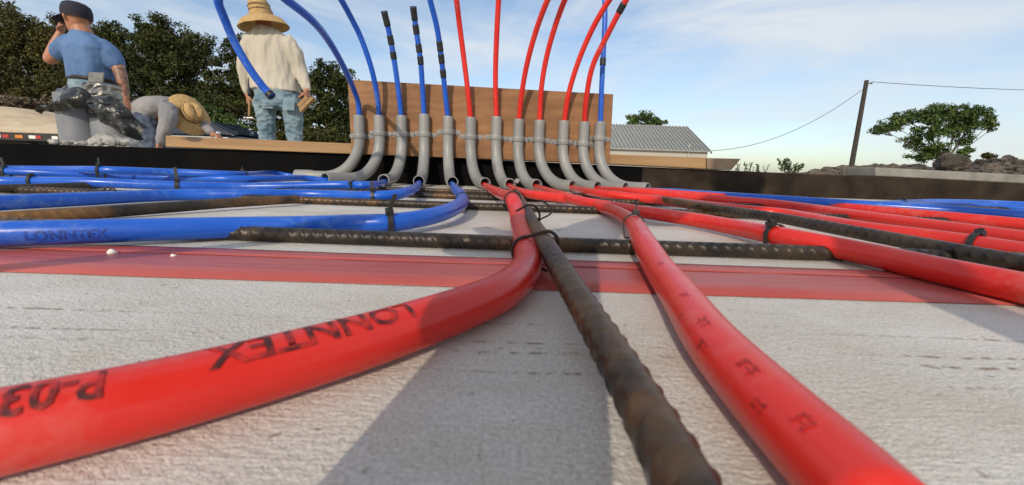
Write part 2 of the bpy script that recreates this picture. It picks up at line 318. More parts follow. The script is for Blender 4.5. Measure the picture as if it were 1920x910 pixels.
class MB:
    def __init__(s): s.v = []; s.f = []
    def add(s, v, f):
        o = len(s.v); s.v += [tuple(map(float, p)) for p in v]; s.f += [tuple(i + o for i in q) for q in f]; return s
    def box(s, lo, hi):
        x0, y0, z0 = lo; x1, y1, z1 = hi
        return s.add([(x0, y0, z0), (x1, y0, z0), (x1, y1, z0), (x0, y1, z0), (x0, y0, z1), (x1, y0, z1), (x1, y1, z1), (x0, y1, z1)], BOXF)
    def obox(s, c, ax, ay, az):
        c, ax, ay, az = (np.array(q, float) for q in (c, ax, ay, az))
        return s.add([c + i * ax + j * ay + k * az for k in (-1, 1) for i, j in ((-1, -1), (1, -1), (1, 1), (-1, 1))], BOXF)
    def tube(s, P, r, sides=10, **k): return s.add(*tube(np.array(P, float), r, sides, **k))
    def sphere(s, c, r, n=8, m=12, sc=(1, 1, 1)):
        v = []; f = []
        for i in range(n + 1):
            t = math.pi * i / n
            for j in range(m): p = 2 * math.pi * j / m; v.append((c[0] + r * sc[0] * math.sin(t) * math.cos(p), c[1] + r * sc[1] * math.sin(t) * math.sin(p), c[2] + r * sc[2] * math.cos(t)))
        for i in range(n):
            for j in range(m): f.append((i * m + j, (i + 1) * m + j, (i + 1) * m + (j + 1) % m, i * m + (j + 1) % m))
        return s.add(v, f)
    def build(s, name, mat, parent=None, smooth=False, bevel=0):
        o = mesh_obj(name, s.v, s.f, mat, parent, smooth)
        if bevel: b = o.modifiers.new('bevel', 'BEVEL'); b.width = bevel; b.segments = 2; b.limit_method = 'ANGLE'
        return o
BOXF = [(0, 3, 2, 1), (4, 5, 6, 7), (0, 1, 5, 4), (1, 2, 6, 5), (2, 3, 7, 6), (3, 0, 4, 7)]
def prism(corners_front, dy):
    """closed slab from a front outline (list of 3-D points), pushed back by dy along +Y"""
    n = len(corners_front); v = [tuple(p) for p in corners_front] + [(p[0], p[1] + dy, p[2]) for p in corners_front]
    f = [tuple(range(n)), tuple(range(2 * n - 1, n - 1, -1))] + [(i, i + n, (i + 1) % n + n, (i + 1) % n) for i in range(n)]
    return v, f

# ------------------------------------------------------------ the ground and its surroundings
GZ = -.25
def ground():
    n = 90; xs = np.sign(np.linspace(-1, 1, n)) * np.abs(np.linspace(-1, 1, n)) ** 3 * 900
    v = []; f = []
    for y in xs:
        for x in xs: v.append((x, y + 3, GZ - .02 + .02 * noise.noise((x * .3, y * .3, 0))))
    for i in range(n - 1):
        for j in range(n - 1): f.append((i * n + j, i * n + j + 1, (i + 1) * n + j + 1, (i + 1) * n + j))
    tag(mesh_obj('ground', v, f, 'dirt', smooth=True), kind='structure')
ground()
def bank(name, px, Y, depth, mat, seed, amp):
    """a slope whose crest follows photo points at distance Y"""
    crest = np.array([aty(x, y, Y) for x, y in px]); xs = np.linspace(crest[0][0], crest[-1][0], 70); zs = np.interp(xs, crest[:, 0], crest[:, 2])
    v = []; f = []; m = 14
    for i in range(m):
        t = i / (m - 1)
        for x, z in zip(xs, zs):
            h = math.sin(min(1, t * 1.35) * math.pi / 2); nn = noise.noise((x * .5 + seed, t * 5, seed)) + .5 * noise.noise((x * 1.7, t * 11, seed))
            v.append((x, Y - depth * (1 - t) + (2 * t ** 4), GZ - .05 + (z - GZ) * h + amp * nn * (t > 0)))
    k = len(xs)
    for i in range(m - 1):
        for j in range(k - 1): f.append((i * k + j, i * k + j + 1, (i + 1) * k + j + 1, (i + 1) * k + j))
    return tag(mesh_obj(name, v, f, mat, smooth=True), kind='structure')
bank('sand_bank', [(-700, 160), (-200, 185), (0, 199), (60, 205), (115, 212), (180, 226), (300, 250), (420, 272)], 27, 7, 'sand', 3, .10)

# ------------------------------------------------------------ the slab bed: foam, tape, forms
def slab():
    for nm, y0, y1, lab in (('insulation_board', -1.6, .2165, 'white foam insulation sheet in the foreground, nearer side of the red tape'), ('insulation_board', .2175, 1.329, 'white foam insulation sheet beyond the red tape, reaching to the conduit elbows')):
        o = MB().box((-3.2, y0, -.05), (3.2, y1, 0)).build(nm, 'foam'); tag(o, lab, 'insulation board', 'foam insulation sheets')
slab()
def redtape():
    # two overlapping strips of tape along the joint
    def strip(name, a, b, z, x0, x1, seed):
        xs = np.arange(x0, x1, .01); v = []
        for x in xs:
            for k, y in enumerate((a, a + (b - a) * .35, a + (b - a) * .7, b)):
                e = .0016 * noise.noise((x * 7, seed + k, 0)) + .0006 * noise.noise((x * 60, seed + k, 3))
                v.append((x, y + e, z + .0006 * max(0, noise.noise((x * 30, k * 2., seed))) * (k in (1, 2))))
        f = [(i * 4 + k, (i + 1) * 4 + k, (i + 1) * 4 + k + 1, i * 4 + k + 1) for i in range(len(xs) - 1) for k in range(3)]
        return v, f
    v, f = strip('t', .186, .2495, .0007, -2.6, 2.6, 2)
    o = mesh_obj('seam_tape', v, f, 'redtape', smooth=True); s = o.modifiers.new('thick', 'SOLIDIFY'); s.thickness = .0004
    tag(o, 'red sheathing tape stuck along the joint between the foam sheets', 'tape')
    v, f = strip('t', .2330, .2508, .0011, -2.5, 2.5, 9)
    o2 = mesh_obj('seam_tape', v, f, 'redtape', smooth=True); s = o2.modifiers.new('thick', 'SOLIDIFY'); s.thickness = .00015
    tag(o2, 'narrow red tape strip overlapping the far edge of the wide tape', 'tape')
redtape()
WY = 1.33
def forms():
    zl = lambda x, y: aty(x, y, WY)
    a, b, c = zl(0, 270), zl(655, 288), zl(1205, 313)
    d0 = a + (a - b) * .7; d0[2] = a[2]
    def board(p, q, name, mat, lab):
        v, f = prism([(p[0], WY, -.25), (q[0], WY, -.25), (q[0], WY, q[2]), (p[0], WY, p[2])], .038)
        tag(MB().add(v, f).build(name, mat, bevel=.002), lab, 'form board', 'slab edge forms')
    board(d0, a + (b - a) * .999, 'form_board', 'shadeform', 'slab form with shade painted in black, running left from under the plywood')
    board(b, c, 'form_board', 'shadeform', 'slab form with shade painted in black, directly below the plywood and behind the elbows')
    e = zl(1920, 344); e2 = e + (e - c) * .6
    board(c + np.array((.001, 0, 0)), e2, 'form_board', 'brownform', 'dark brown form board along the right slab edge')
    # stakes nailed behind the brown board
forms()
def planks():
    def seg(px0, px1, name, mat, lab, skew=0):
        (x0, t0, b0), (x1, t1, b1) = px0, px1; Y = 1.3155
        P = [aty(x0, b0, Y), aty(x1, b1, Y), aty(x1 + skew, t1, Y), aty(x0, t0, Y)]
        v, f = prism(P, .089); return tag(MB().add(v, f).build(name, mat, bevel=.0025), lab, 'lumber', 'lumber lying on the form')
    seg((310, 254.5, 275.5), (1140, 289.5, 307.5), 'lumber_plank', 'lumber', 'pine plank on the form top passing behind the plywood board')
    seg((1141, 289.5, 307.6), (1324, 296, 317), 'lumber_plank', 'lumber', 'yellow pine plank on the form just right of the plywood')
    seg((1325.5, 296.5, 317), (1372, 298, 319), 'lumber_plank', 'lumbergrey', 'short grey weathered plank end cut at a slant, by the weeds', skew=18)
planks()
def plywood():
    Y = 1.2985; P = [aty(659, 288, Y), aty(1143, 307.5, Y), aty(1150, 177, Y), aty(652, 149.5, Y)]
    v, f = prism(P, .0155); tag(MB().add(v, f).build('plywood_board', 'plywood', bevel=.0008), 'rectangular brown plywood board that the grey elbows are strapped to', 'plywood')
plywood()
def kerb_block():
    Y = 1.62
    P = [aty(1642, 330, Y), aty(2350, 366, Y), aty(2350, 350, Y), aty(1642, 314, Y)]
    v, f = prism(P, .14); tag(MB().add(v, f).build('concrete_beam', 'concrete', bevel=.004), 'long pale concrete beam lying behind the brown form at right', 'concrete beam')
    tag(MB().box((-2.6, WY + .04, -.27), (2.8, 2.3, .045)).build('backfill', 'dirt'), kind='structure')
kerb_block()

# ------------------------------------------------------------ conduit elbows, straps, pipes
RB = .122; CR = .0163; PR = .0076
EL = {  # top x,y ; mouth x ; strap y ; reach
 1: (673, 216.6, 555, 255, .208), 2: (711, 217, 608.5, 249.7, .215), 3: (753, 217, 719, 251.6, .155), 4: (795.5, 214.5, 785.4, 251.6, .155),
 5: (840.4, 218.5, 849, 247.8, .155), 6: (883, 220.4, 910, 256.4, .155), 7: (931.4, 219.3, 957, 258, .155), 8: (973, 224, 1007, 261, .155),
 9: (1012, 226, 1074, 262.4, .155), 10: (1057.6, 227, 1121, 266.5, .16), 11: (1096, 229, 1173, 269.5, .168), 12: (1126, 229, 1215, 259.7, .178)}
ORD = ['', 'leftmost', 'second', 'third', 'fourth', 'fifth', 'sixth', 'seventh', 'eighth', 'ninth', 'tenth', 'eleventh', 'rightmost']
EPATH = {}
EY = 1.2815
def elbow_path(k):
    tx, ty, mxp, sy, L = EL[k]; Y = EY + (.004 if k > 8 else 0) * 0
    T = aty(tx, ty, Y); z0 = .0172; best = None
    for phi in np.radians(np.arange(-95, 95.1, .5)):
        d = np.array([math.sin(phi), -math.cos(phi), 0]); mth = np.array([T[0], T[1], z0]) + d * L
        e = abs(proj(mth)[0] - mxp)
        if best is None or e < best[0] - 1e-6: best = (e, phi)
    phi = best[1]; d = np.array([math.sin(phi), -math.cos(phi), 0]); base = np.array([T[0], T[1], z0])
    pts = [base + d * L, base + d * (RB + .002)]
    for a in np.linspace(0, math.pi / 2, 22): pts.append(base + d * (RB - RB * math.sin(a)) + np.array([0, 0, RB - RB * math.cos(a)]))
    pts.append(T)
    P = [pts[0]]
    for q in pts[1:]:
        if np.linalg.norm(q - P[-1]) > 1e-4: P.append(q)
    return resample(np.array(P), .006), d, phi
def hollow(P, ro, ri, sides=22, bell=None):
    n = len(P); rO = np.full(n, ro); rI = np.full(n, ri)
    if bell: 
        s = np.r_[0, np.cumsum(np.linalg.norm(np.diff(P, axis=0), axis=1))]; add = np.clip((bell - s) / .012 + .5, 0, 1) * .0022; rO = rO + add; rI = rI + add
    # rounded lips
    rO[0] -= .0006; rO[-1] -= .0006
    vo, fo = tube(P, rO, sides, caps=False, ref=(0.0, 0.02, 1) if False else None); vi, fi = tube(P, rI, sides, caps=False)
    m = MB(); m.add(vo, fo); m.add(vi, [q[::-1] for q in fi]); o = len(vo); e = (n - 1) * sides
    for j in range(sides):
        k = (j + 1) % sides; m.f.append((j, o + j, o + k, k)); m.f.append((e + j, e + k, o + e + k, o + e + j))
    return m
def autosmooth(o, deg=40):
    me = o.data; me.polygons.foreach_set('use_smooth', [True] * len(me.polygons))
    bm = bmesh.new(); bm.from_mesh(me)
    for e in bm.edges:
        if len(e.link_faces) == 2 and e.calc_face_angle(0) > R_(deg): e.smooth = False
    bm.to_mesh(me); bm.free(); return o

def text_mesh(s, size):
    c = bpy.data.curves.new('print', 'FONT'); c.body = s; c.size = size; c.resolution_u = 2; c.offset = size * .02
    o = bpy.data.objects.new('print', c); COL.objects.link(o); dg = bpy.context.evaluated_depsgraph_get(); me = bpy.data.meshes.new_from_object(o.evaluated_get(dg))
    bpy.data.objects.remove(o); bpy.data.curves.remove(c); return me
def print_on(path, s0, ang, text, size, r, parent, mat='ink', flip=False, up=None, name='printed_marking', xs=1.):
    """lettering wrapped on a pipe: text runs along the path from arc length s0, its middle at angle ang round the pipe (0 = up, towards V positive)"""
    me = text_mesh(text, size); bm = bmesh.new(); bm.from_mesh(me); bmesh.ops.triangulate(bm, faces=bm.faces[:])
    for _ in range(4):
        ed = [e for e in bm.edges if e.calc_length() > size * .22]
        if not ed: break
        bmesh.ops.subdivide_edges(bm, edges=ed, cuts=1); bmesh.ops.triangulate(bm, faces=bm.faces[:])
    s = np.r_[0, np.cumsum(np.linalg.norm(np.diff(path, axis=0), axis=1))]; T, U, V = frames(path)
    Z = np.array([0, 0, 1.])
    for v in bm.verts:
        x, y = v.co.x * xs, v.co.y - size * .36
        if flip: x, y = -x, -y
        q = s0 + x; c = np.array([np.interp(q, s, path[:, k]) for k in range(3)]); t = np.array([np.interp(q, s, T[:, k]) for k in range(3)]); t /= np.linalg.norm(t)
        ref = Z if up is None else np.array(up, float)
        u = ref - t * (ref @ t); u /= np.linalg.norm(u); b = np.cross(t, u)
        a = ang - y / r
        p = c + (r + .00018) * (math.cos(a) * u + math.sin(a) * b); v.co = p
    bm.to_mesh(me); bm.free(); me.materials.clear(); return link(name, me, mat, parent)

elbow_obj = {}
for k in EL:
    P, d, phi = elbow_path(k); EPATH[k] = P
    m = hollow(P, CR, CR - .0027, bell=.055 if k == 1 else None)
    side = ['', 'with a widened end', 'opening to the left'][k] if k < 3 else ('opening towards the left' if k < 5 else 'opening forwards' if k < 9 else 'opening to the right')
    c = 'blue' if k < 6 or k == 12 else 'red'
    o = thing('conduit_elbow', P[0] * (1, 1, 0), f'{ORD[k]} grey conduit elbow {"from the left " if 1 < k < 12 else "on the plywood "}carrying a {c} pipe, {side}', 'conduit elbow', 'grey conduit elbows')
    b = autosmooth(m.build('tube', 'pvc', o)); elbow_obj[k] = o
    if k == 3: print_on(P, .012, 0.5, 'I:II;I', .012, CR, o, 'inkgrey'); print_on(P, .12, .5, ':I;II:', .011, CR, o, 'inkgrey', up=(1, -.2, 0))
    if k == 7:
        print_on(P, .02, -.3, ':I;II:', .011, CR, o, 'inkgrey'); print_on(P, .11, .3, 'I:;II:I;:II;I:I', .011, CR, o, 'inkgrey', up=(-1, -.7, 0))
        e0 = P[0]; chip = MB(); chip.obox(e0 + np.array([.0185, -.004, .010]), (.005, -.006, -.002), (.0008, .0008, .001), (.002, .0005, .004)); chip.build('torn_lip', 'pvc', o)
    # strap: band over the conduit, two flat ears with screws
    tx, ty, mxp, sy, L = EL[k]; S = aty(tx, sy, EY); S[0] = P[-1][0]; py = 1.2985
    st = thing('pipe_strap', (S[0], py, S[2]), f'{"galvanised" if True else ""} two-hole strap holding the {ORD[k]} conduit elbow{" from the left" if 1 < k < 12 else ""} to the plywood', 'pipe strap', 'conduit straps on the plywood')
    band = []; rr = CR + .0012
    for a in np.linspace(-math.pi / 2, math.pi / 2, 15): band.append((S[0] + rr * math.sin(a), S[1] - rr * math.cos(a)))
    prof = [(S[0] - rr, py - .0012)] + band + [(S[0] + rr, py - .0012)]
    mb = MB(); hh = .0075; n = len(prof); v = []
    tilt = rnd.uniform(-.06, .06)
    for i, (x, y) in enumerate(prof):
        cxn = (x - S[0]); nx, ny = cxn, y - S[1]; ln = math.hypot(nx, ny) + 1e-9; ox, oy = x + nx / ln * .0012, y + ny / ln * .0012
        dz = tilt * cxn
        # raised stiffening ridge
        v += [(x, y, S[2] - hh + dz), (ox, oy, S[2] - hh + dz), (ox + nx / ln * .001, oy + ny / ln * .001, S[2] + dz), (ox, oy, S[2] + hh + dz), (x, y, S[2] + hh + dz)]
    f = []
    for i in range(n - 1):
        for j in range(5): q = (j + 1) % 5; f.append((i * 5 + j, i * 5 + q, (i + 1) * 5 + q, (i + 1) * 5 + j))
    f += [tuple(range(5))[::-1], tuple((n - 1) * 5 + j for j in range(5))]
    mb.add(v, f).build('band', 'pvc', st)
    for sg in (-1, 1):
        ear = MB(); cxx = S[0] + sg * (rr + .0085); zc = S[2] + tilt * sg * .025; pts = []
        for a in np.linspace(-math.pi / 2, math.pi / 2, 9): pts.append((cxx + sg * (.0045 + .0072 * math.cos(a)), zc + .0072 * math.sin(a)))
        pts = [(S[0] + sg * (rr - .0005), zc - .0072)] + pts + [(S[0] + sg * (rr - .0005), zc + .0072)]
        fr = [(x, py - .0016, z) for x, z in (pts if sg > 0 else pts[::-1])]
        ear.add(*prism(fr, .0014)).build('ear', 'zinc', st)
        sc = MB(); c0 = np.array([cxx + sg * .0035, py - .0016, zc]); sc.tube([c0, c0 + (0, -.0012, 0), c0 + (0, -.0022, 0)], [.0052, .0050, .0036], 12, ref=(0, 0, 1)); so_ = sc.build('screw', 'screw', st)
        hx = MB(); hx.obox(c0 + (0, -.00225, 0), (.0024, 0, .001), (0, .0002, 0), (.0003, 0, .0007)); hx.obox(c0 + (0, -.0023, 0), (-.001, 0, .0024), (0, .0002, 0), (.0007, 0, .0003)); hx.build('screw_recess', 'recess', so_)

TAIL = {
 1: ('blue', [(672, 195), (664, 170), (644, 125), (615, 75), (582, 35.5), (540, 2), (502, -26), (460, -42), (424, -34), (409, 0), (420, 33), (438, 76), (457, 111), (480, 146), (500, 171), (510, 181)], [1.272, 1.235, 1.12, .99, .87, .80, .76, .77, .79, .81, .83, .85, .86, .87, .88, .88]),
 2: ('blue', [(707, 179.5), (696.6, 129.4), (675.7, 69), (657, 31), (640, 0), (615, -42)], 1.08),
 3: ('blue', [(746.7, 167), (738, 106.5), (730, 62.6), (720, 21)], 1.2),
 4: ('blue', [(791.8, 158.6), (788.4, 112.7), (780, 54), (774.6, 12.5)], 1.2),
 5: ('blue', [(834, 167), (828, 113), (819.7, 54), (806.4, 0), (794, -50)], 1.13),
 6: ('red', [(877.6, 175), (869, 104), (861, 42), (856, 0), (848, -60)], 1.15),
 7: ('red', [(929, 146), (931, 75), (934.8, 0), (939, -70)], 1.16),
 8: ('red', [(977.8, 179.5), (988, 121), (1005, 58.5), (1025, 4), (1055, -60)], 1.08),
 9: ('red', [(1015, 167), (1023.7, 112.7), (1038, 58.5), (1059, 0), (1086, -55)], 1.12),
 10: ('red', [(1065.5, 179.5), (1084, 117), (1111, 54), (1142.7, 0), (1182, -50)], 1.12),
 11: ('red', [(1099, 188), (1111, 125), (1138.5, 67), (1174, 0), (1210, -55)], 1.08),
 12: ('blue', [(1128, 167), (1131, 104), (1134, 42), (1134, 0), (1133, -70)], 1.29)}
FLOOR = {  # photo points of the run on the bed and the height of its centre line
 1: [(500, 329, .024), (440, 327.6, .026), (325, 323.5, .028), (200, 319.5, .030), (100, 318.5, .026), (0, 318, .024), (-200, 320, .022)],
 2: [(575, 334.5, .017), (521, 335, .018), (440, 336, .017), (325, 333.7, .016), (200, 330.6, .017), (50, 323, .022), (-120, 318, .022)],
 3: [(684, 347.7, .019), (651, 347, .018), (602, 347.6, .016), (521, 350, .012), (440, 350.5, .010), (350, 349, .011), (250, 345.6, .013), (150, 341.5, .015), (0, 340.6, .012), (-150, 343, .010)],
 4: [(765, 359, .018), (738, 366, .015), (697, 368.5, .013), (629.6, 366.5, .010), (559, 364.5, .010), (480, 365, .010), (325, 366, .009), (150, 373.7, .009), (0, 380.6, .009), (-160, 389, .009)],
 5: [(855, 356, .018), (866, 368, .018), (862, 384, .016), (819, 403, .013), (740.6, 417, .0105), (656.6, 420, .009), (559, 424, .009), (480, 425.6, .009), (240, 432, .010), (0, 439, .010), (-180, 446, .009)],
 6: [(925, 357, .020), (944, 366, .022), (957, 371, .025), (963, 379, .024), (968, 393, .018), (974, 420, .0115), (988, 471, .009), (985, 505, .0085), (945, 545, .0085), (893, 569, .0085), (770, 613, .0085), (640, 653, .0085), (320, 738, .008), (0, 810, .008), (-320, 880, .008)],
 7: [(995, 364.5, .016), (1050, 371.5, .014), (1090, 378, .012), (1131, 389, .011), (1166, 404, .011), (1188, 421, .0125), (1207, 455, .0125), (1233, 499, .009), (1271, 550, .0085), (1339, 646, .0085), (1440, 754, .0085), (1590, 904, .0085), (1680, 1000, .0085)],
 8: [(1050, 366, .017), (1104, 381, .013), (1158, 390, .011), (1212, 399, .0105), (1293, 411, .010), (1380, 427, .010), (1461, 443, .0115), (1623, 476, .009), (1784, 512, .0085), (1920, 541, .0085), (2150, 592, .0085)],
 9: [(1131, 364, .0165), (1212, 373, .013), (1293, 383, .012), (1380, 393.5, .012), (1461, 401, .010), (1623, 430, .009), (1784, 452, .009), (1920, 474, .0085), (2150, 510, .0085)],
 10: [(1185, 359, .017), (1266, 366.5, .015), (1380, 376.5, .013), (1461, 383.5, .012), (1623, 407, .010), (1784, 429, .0095), (1920, 448, .009), (2200, 486, .0085)],
 11: [(1230, 359.5, .0165), (1300, 365.5, .0155), (1380, 371.5, .0145), (1461, 378, .013), (1623, 393, .012), (1784, 408, .011), (1920, 421, .010), (2200, 449, .009)],
 12: [(1266, 359.5, .0165), (1320, 364, .017), (1380, 368.5, .018), (1461, 374, .018), (1623, 385, .018), (1784, 395.5, .017), (1920, 405.5, .016), (2200, 428, .012)]}
LABEL = {
 1: 'blue pipe whose upper end curls over in front of the man in the straw hat', 2: 'blue pipe in the second elbow from the left, leaning left out of the picture',
 3: 'short blue pipe with three black tape bands, third elbow from the left', 4: 'short blue pipe with four black tape bands, fourth elbow from the left',
 5: 'blue pipe with three black bands high up, nearest blue run across the left floor', 6: 'red pipe curving from the sixth elbow through the foreground to the left',
 7: 'straight red pipe rising from the middle elbow and running to the bottom right corner', 8: 'red pipe of the eighth elbow, nearest red run crossing to the right edge',
 9: 'red pipe of the ninth elbow, second red run from the camera at right', 10: 'red pipe of the tenth elbow, third red run from the camera at right',
 11: 'red pipe with one black tape band, eleventh elbow, farthest red run', 12: 'upright blue pipe of the rightmost elbow, running along the brown form'}
BANDS = {1: [(508, 178, .02)], 3: [(722, 32, .042), (732, 76, .024), (738.7, 106, .02)], 4: [(775.4, 22, .034), (780.5, 57.6, .024), (785.5, 92, .022), (788.8, 116, .022)], 5: [(824.3, 89, .026), (827.7, 112.7, .024), (831, 137.8, .022)], 11: [(1165.7, 13.8, .024)], 12: [(1131, 115.6, .02)]}
PIPE = {}; PIPEOBJ = {}
def vec3(*a): return np.array(a, float)
def nearest(P, x, y):
    q = [(proj(p)[0] - x) ** 2 + (proj(p)[1] - y) ** 2 if (p - CAM) @ fwd > .01 else 1e12 for p in P]; return int(np.argmin(q))
def tape_bands(o, P, bands, r=PR):
    s = np.r_[0, np.cumsum(np.linalg.norm(np.diff(P, axis=0), axis=1))]
    for x, y, L in bands:
        i = nearest(P, x, y); q = np.linspace(s[i] - L / 2, s[i] + L / 2, 10); q = np.clip(q, 0, s[-1] + .001)
        PP = np.stack([np.interp(q, s, P[:, k]) for k in range(3)], 1)
        if s[i] + L / 2 > s[-1]: PP = PP[np.r_[True, np.linalg.norm(np.diff(PP, axis=0), axis=1) > 1e-5]]
        rr = r + .0011 + .0005 * rng.random(len(PP)); v, f = tube(PP, rr, 16); mesh_obj('tape_band', v, f, 'tapeband', o, True)
for k in EL:
    col, tp, ys = TAIL[k]; n = len(tp); E = EPATH[k]
    if not isinstance(ys, list): b = 1.275; ys = [b + (ys - b) * ((i + 1) / n) ** 1.4 for i in range(n)]
    tail = [aty(x, y, Y) for (x, y), Y in zip(tp, ys)]
    fl = [atz(x, y, z) for x, y, z in FLOOR[k]]
    if k == 1: fl[0] = E[0] + np.array((-.05, -.01, .003))
    if k == 5: fl = fl[:-1] + [vec3(-.40, .19, .009), vec3(-.50, .12, .009), vec3(-.56, .0, .009), vec3(-.52, -.10, .03), vec3(-.43, -.10, .08), vec3(-.317, -.058, .15), vec3(-.239, -.027, .2), vec3(-.2, -.012, .225)]   # added far end, curled up unseen beside the camera to cast a shadow stripe
    inner = [e for e in E[2:-1:4]]
    for q in range(min(3, len(inner))): inner[q] = inner[q] + np.array((0, 0, -(CR - .0027 - PR) * (.85 - .25 * q)))
    P = spline(np.array(fl[::-1] + inner + tail), .008 if k not in (6, 7) else .0045)
    P[:, 2] = np.maximum(P[:, 2], PR + .0004)
    PIPE[k] = P; v, f = tube(P, PR, 20)
    o = thing('heating_pipe', (E[0][0], E[0][1], 0), LABEL[k], 'pipe', f'{col} heating pipes'); PIPEOBJ[k] = o
    mesh_obj('tube', v, f, col, o, True)
    tape_bands(o, P, BANDS.get(k, []))
# two more blue runs at the far right edge
for pts, lab in (([(1560, 383, .0085), (1620, 384, .0085), (1660, 382.5, .0085), (1700, 380.5, .0095), (1760, 379, .011), (1850, 380.5, .011), (1920, 383.5, .0095), (2150, 396, .0085)], 'blue pipe end joining the far right corner along the brown form'),
                 ([(1600, 386, .0085), (1690, 386, .0085), (1760, 385, .009), (1850, 388, .009), (1920, 391.5, .0085), (2150, 404, .0085)], 'short stretch of blue pipe between two others at the far right edge')):
    P = spline([atz(*q) for q in pts], .01); P[:, 2] = np.maximum(P[:, 2], PR + .0004); v, f = tube(P, PR, 18); o = thing('heating_pipe', P[len(P) // 2] * (1, 1, 0), lab, 'pipe', 'blue heating pipes'); mesh_obj('tube', v, f, 'blue', o, True); PIPE[13 if 13 not in PIPE else 14] = P
# print on the nearest red pipe (upside down as seen) and on the blue run
P6 = PIPE[6]; s6 = np.r_[0, np.cumsum(np.linalg.norm(np.diff(P6, axis=0), axis=1))]
def print6(px, py, text, size, ang, xs=1.): print_on(P6, s6[nearest(P6, px, py)], ang, text, size, PR, PIPEOBJ[6], flip=True, xs=xs)

# ------------------------------------------------------------ reinforcing bars
def rebar(pts, r, lab, step=.0012, period=.0085, rib_h=.00085, mat='rebar'):
    P = resample(np.array(pts, float), step)
    def rf(s, a):
        sg = np.where(np.sin(a) >= 0, 1., -1.); ph = s / period * 2 * np.pi + sg * np.cos(a) * 1.9
        rib = np.clip((np.cos(ph) - .45) / .3, 0, 1) * np.clip(np.abs(np.sin(a)) * 2.2 - .2, 0, 1)
        lon = np.clip((np.abs(np.cos(a)) - .93) / .05, 0, 1)
        return rib_h * np.maximum(rib, lon * .8)
    v, f = tube(P, r, 20, rfun=rf, ref=(.3, .4, 1)); o = mesh_obj('rebar', v, f, mat, smooth=True); return tag(o, lab, 'rebar', 'reinforcing bars')
TR, LR = .0046, .0049
z1 = TR + .001
rebar([(-.75, .296, z1), (0, .2795, z1), (.85, .285, z1)], TR, 'cross bar of rebar just beyond the red tape, nearest of the cross bars')
def pxbar(q, r, lab, **k): return rebar([atz(*p) for p in q], r, lab, **k)
ya = atz(876, 386, .006)[1]; yb = atz(876, 369, .006)[1]; yc = atz(800, 357, .006)[1]
rebar([(-1.0, ya + .03, z1), (0, ya, z1), (1.1, ya + .02, z1)], TR, 'second rebar cross bar from the camera, under the bend of the blue pipe', step=.0014)
rebar([(-1.1, yb + .02, z1), (1.2, yb - .01, z1)], TR, 'third rebar cross bar from the camera, in front of the elbow mouths', step=.0016)
rebar([(-1.2, yc + .0, z1), (1.3, yc + .02, z1)], TR, 'farthest rebar cross bar, below the elbow mouths', step=.0016)
pL = [atz(1310, 960, .0085), atz(1270, 880, .0085), atz(1170, 700, .009), atz(1085, 560, .011), atz(1030, 470, .0145), atz(1000, 418, .0155), atz(985, 390, .0155)]
d = (pL[-1] - pL[-2]) / np.linalg.norm(pL[-1] - pL[-2]); pL = spline([pL[0] - np.array((-.004, .25, -.0)), *pL, pL[-1] + d * .5], .01); pL[:, 2] = np.clip(pL[:, 2], .0062, .0152)
rebar(pL, LR, 'long rusty rebar running from the bottom edge towards the middle elbow', rib_h=.00048, period=.008, mat='rustier')
rebar([(.323, -.2, .0065), (.315, .24, .0095), (.285, .43, .0148), (.262, .58, .0148), (.255, .74, .0148)], LR, 'long dark rebar at right between the first and second red runs', step=.0014)
a, b = atz(212, 397, .0065), atz(425, 381, .0085); dd = (b - a)
rebar([a - dd * 1.2 - np.array((.02, 0, 0)), a, b, b + dd * .9 * np.array((1, 1, 0))], LR, 'rusty orange rebar at left between the two nearest blue runs', step=.0014, mat='rustier')
a, b = atz(0, 354, .0075), atz(120, 350, .009); dd = (b - a)
rebar([a - dd * 2.5, a, b, b + dd * 2], LR, 'rusty rebar at the far left behind the second nearest blue run', step=.0016)

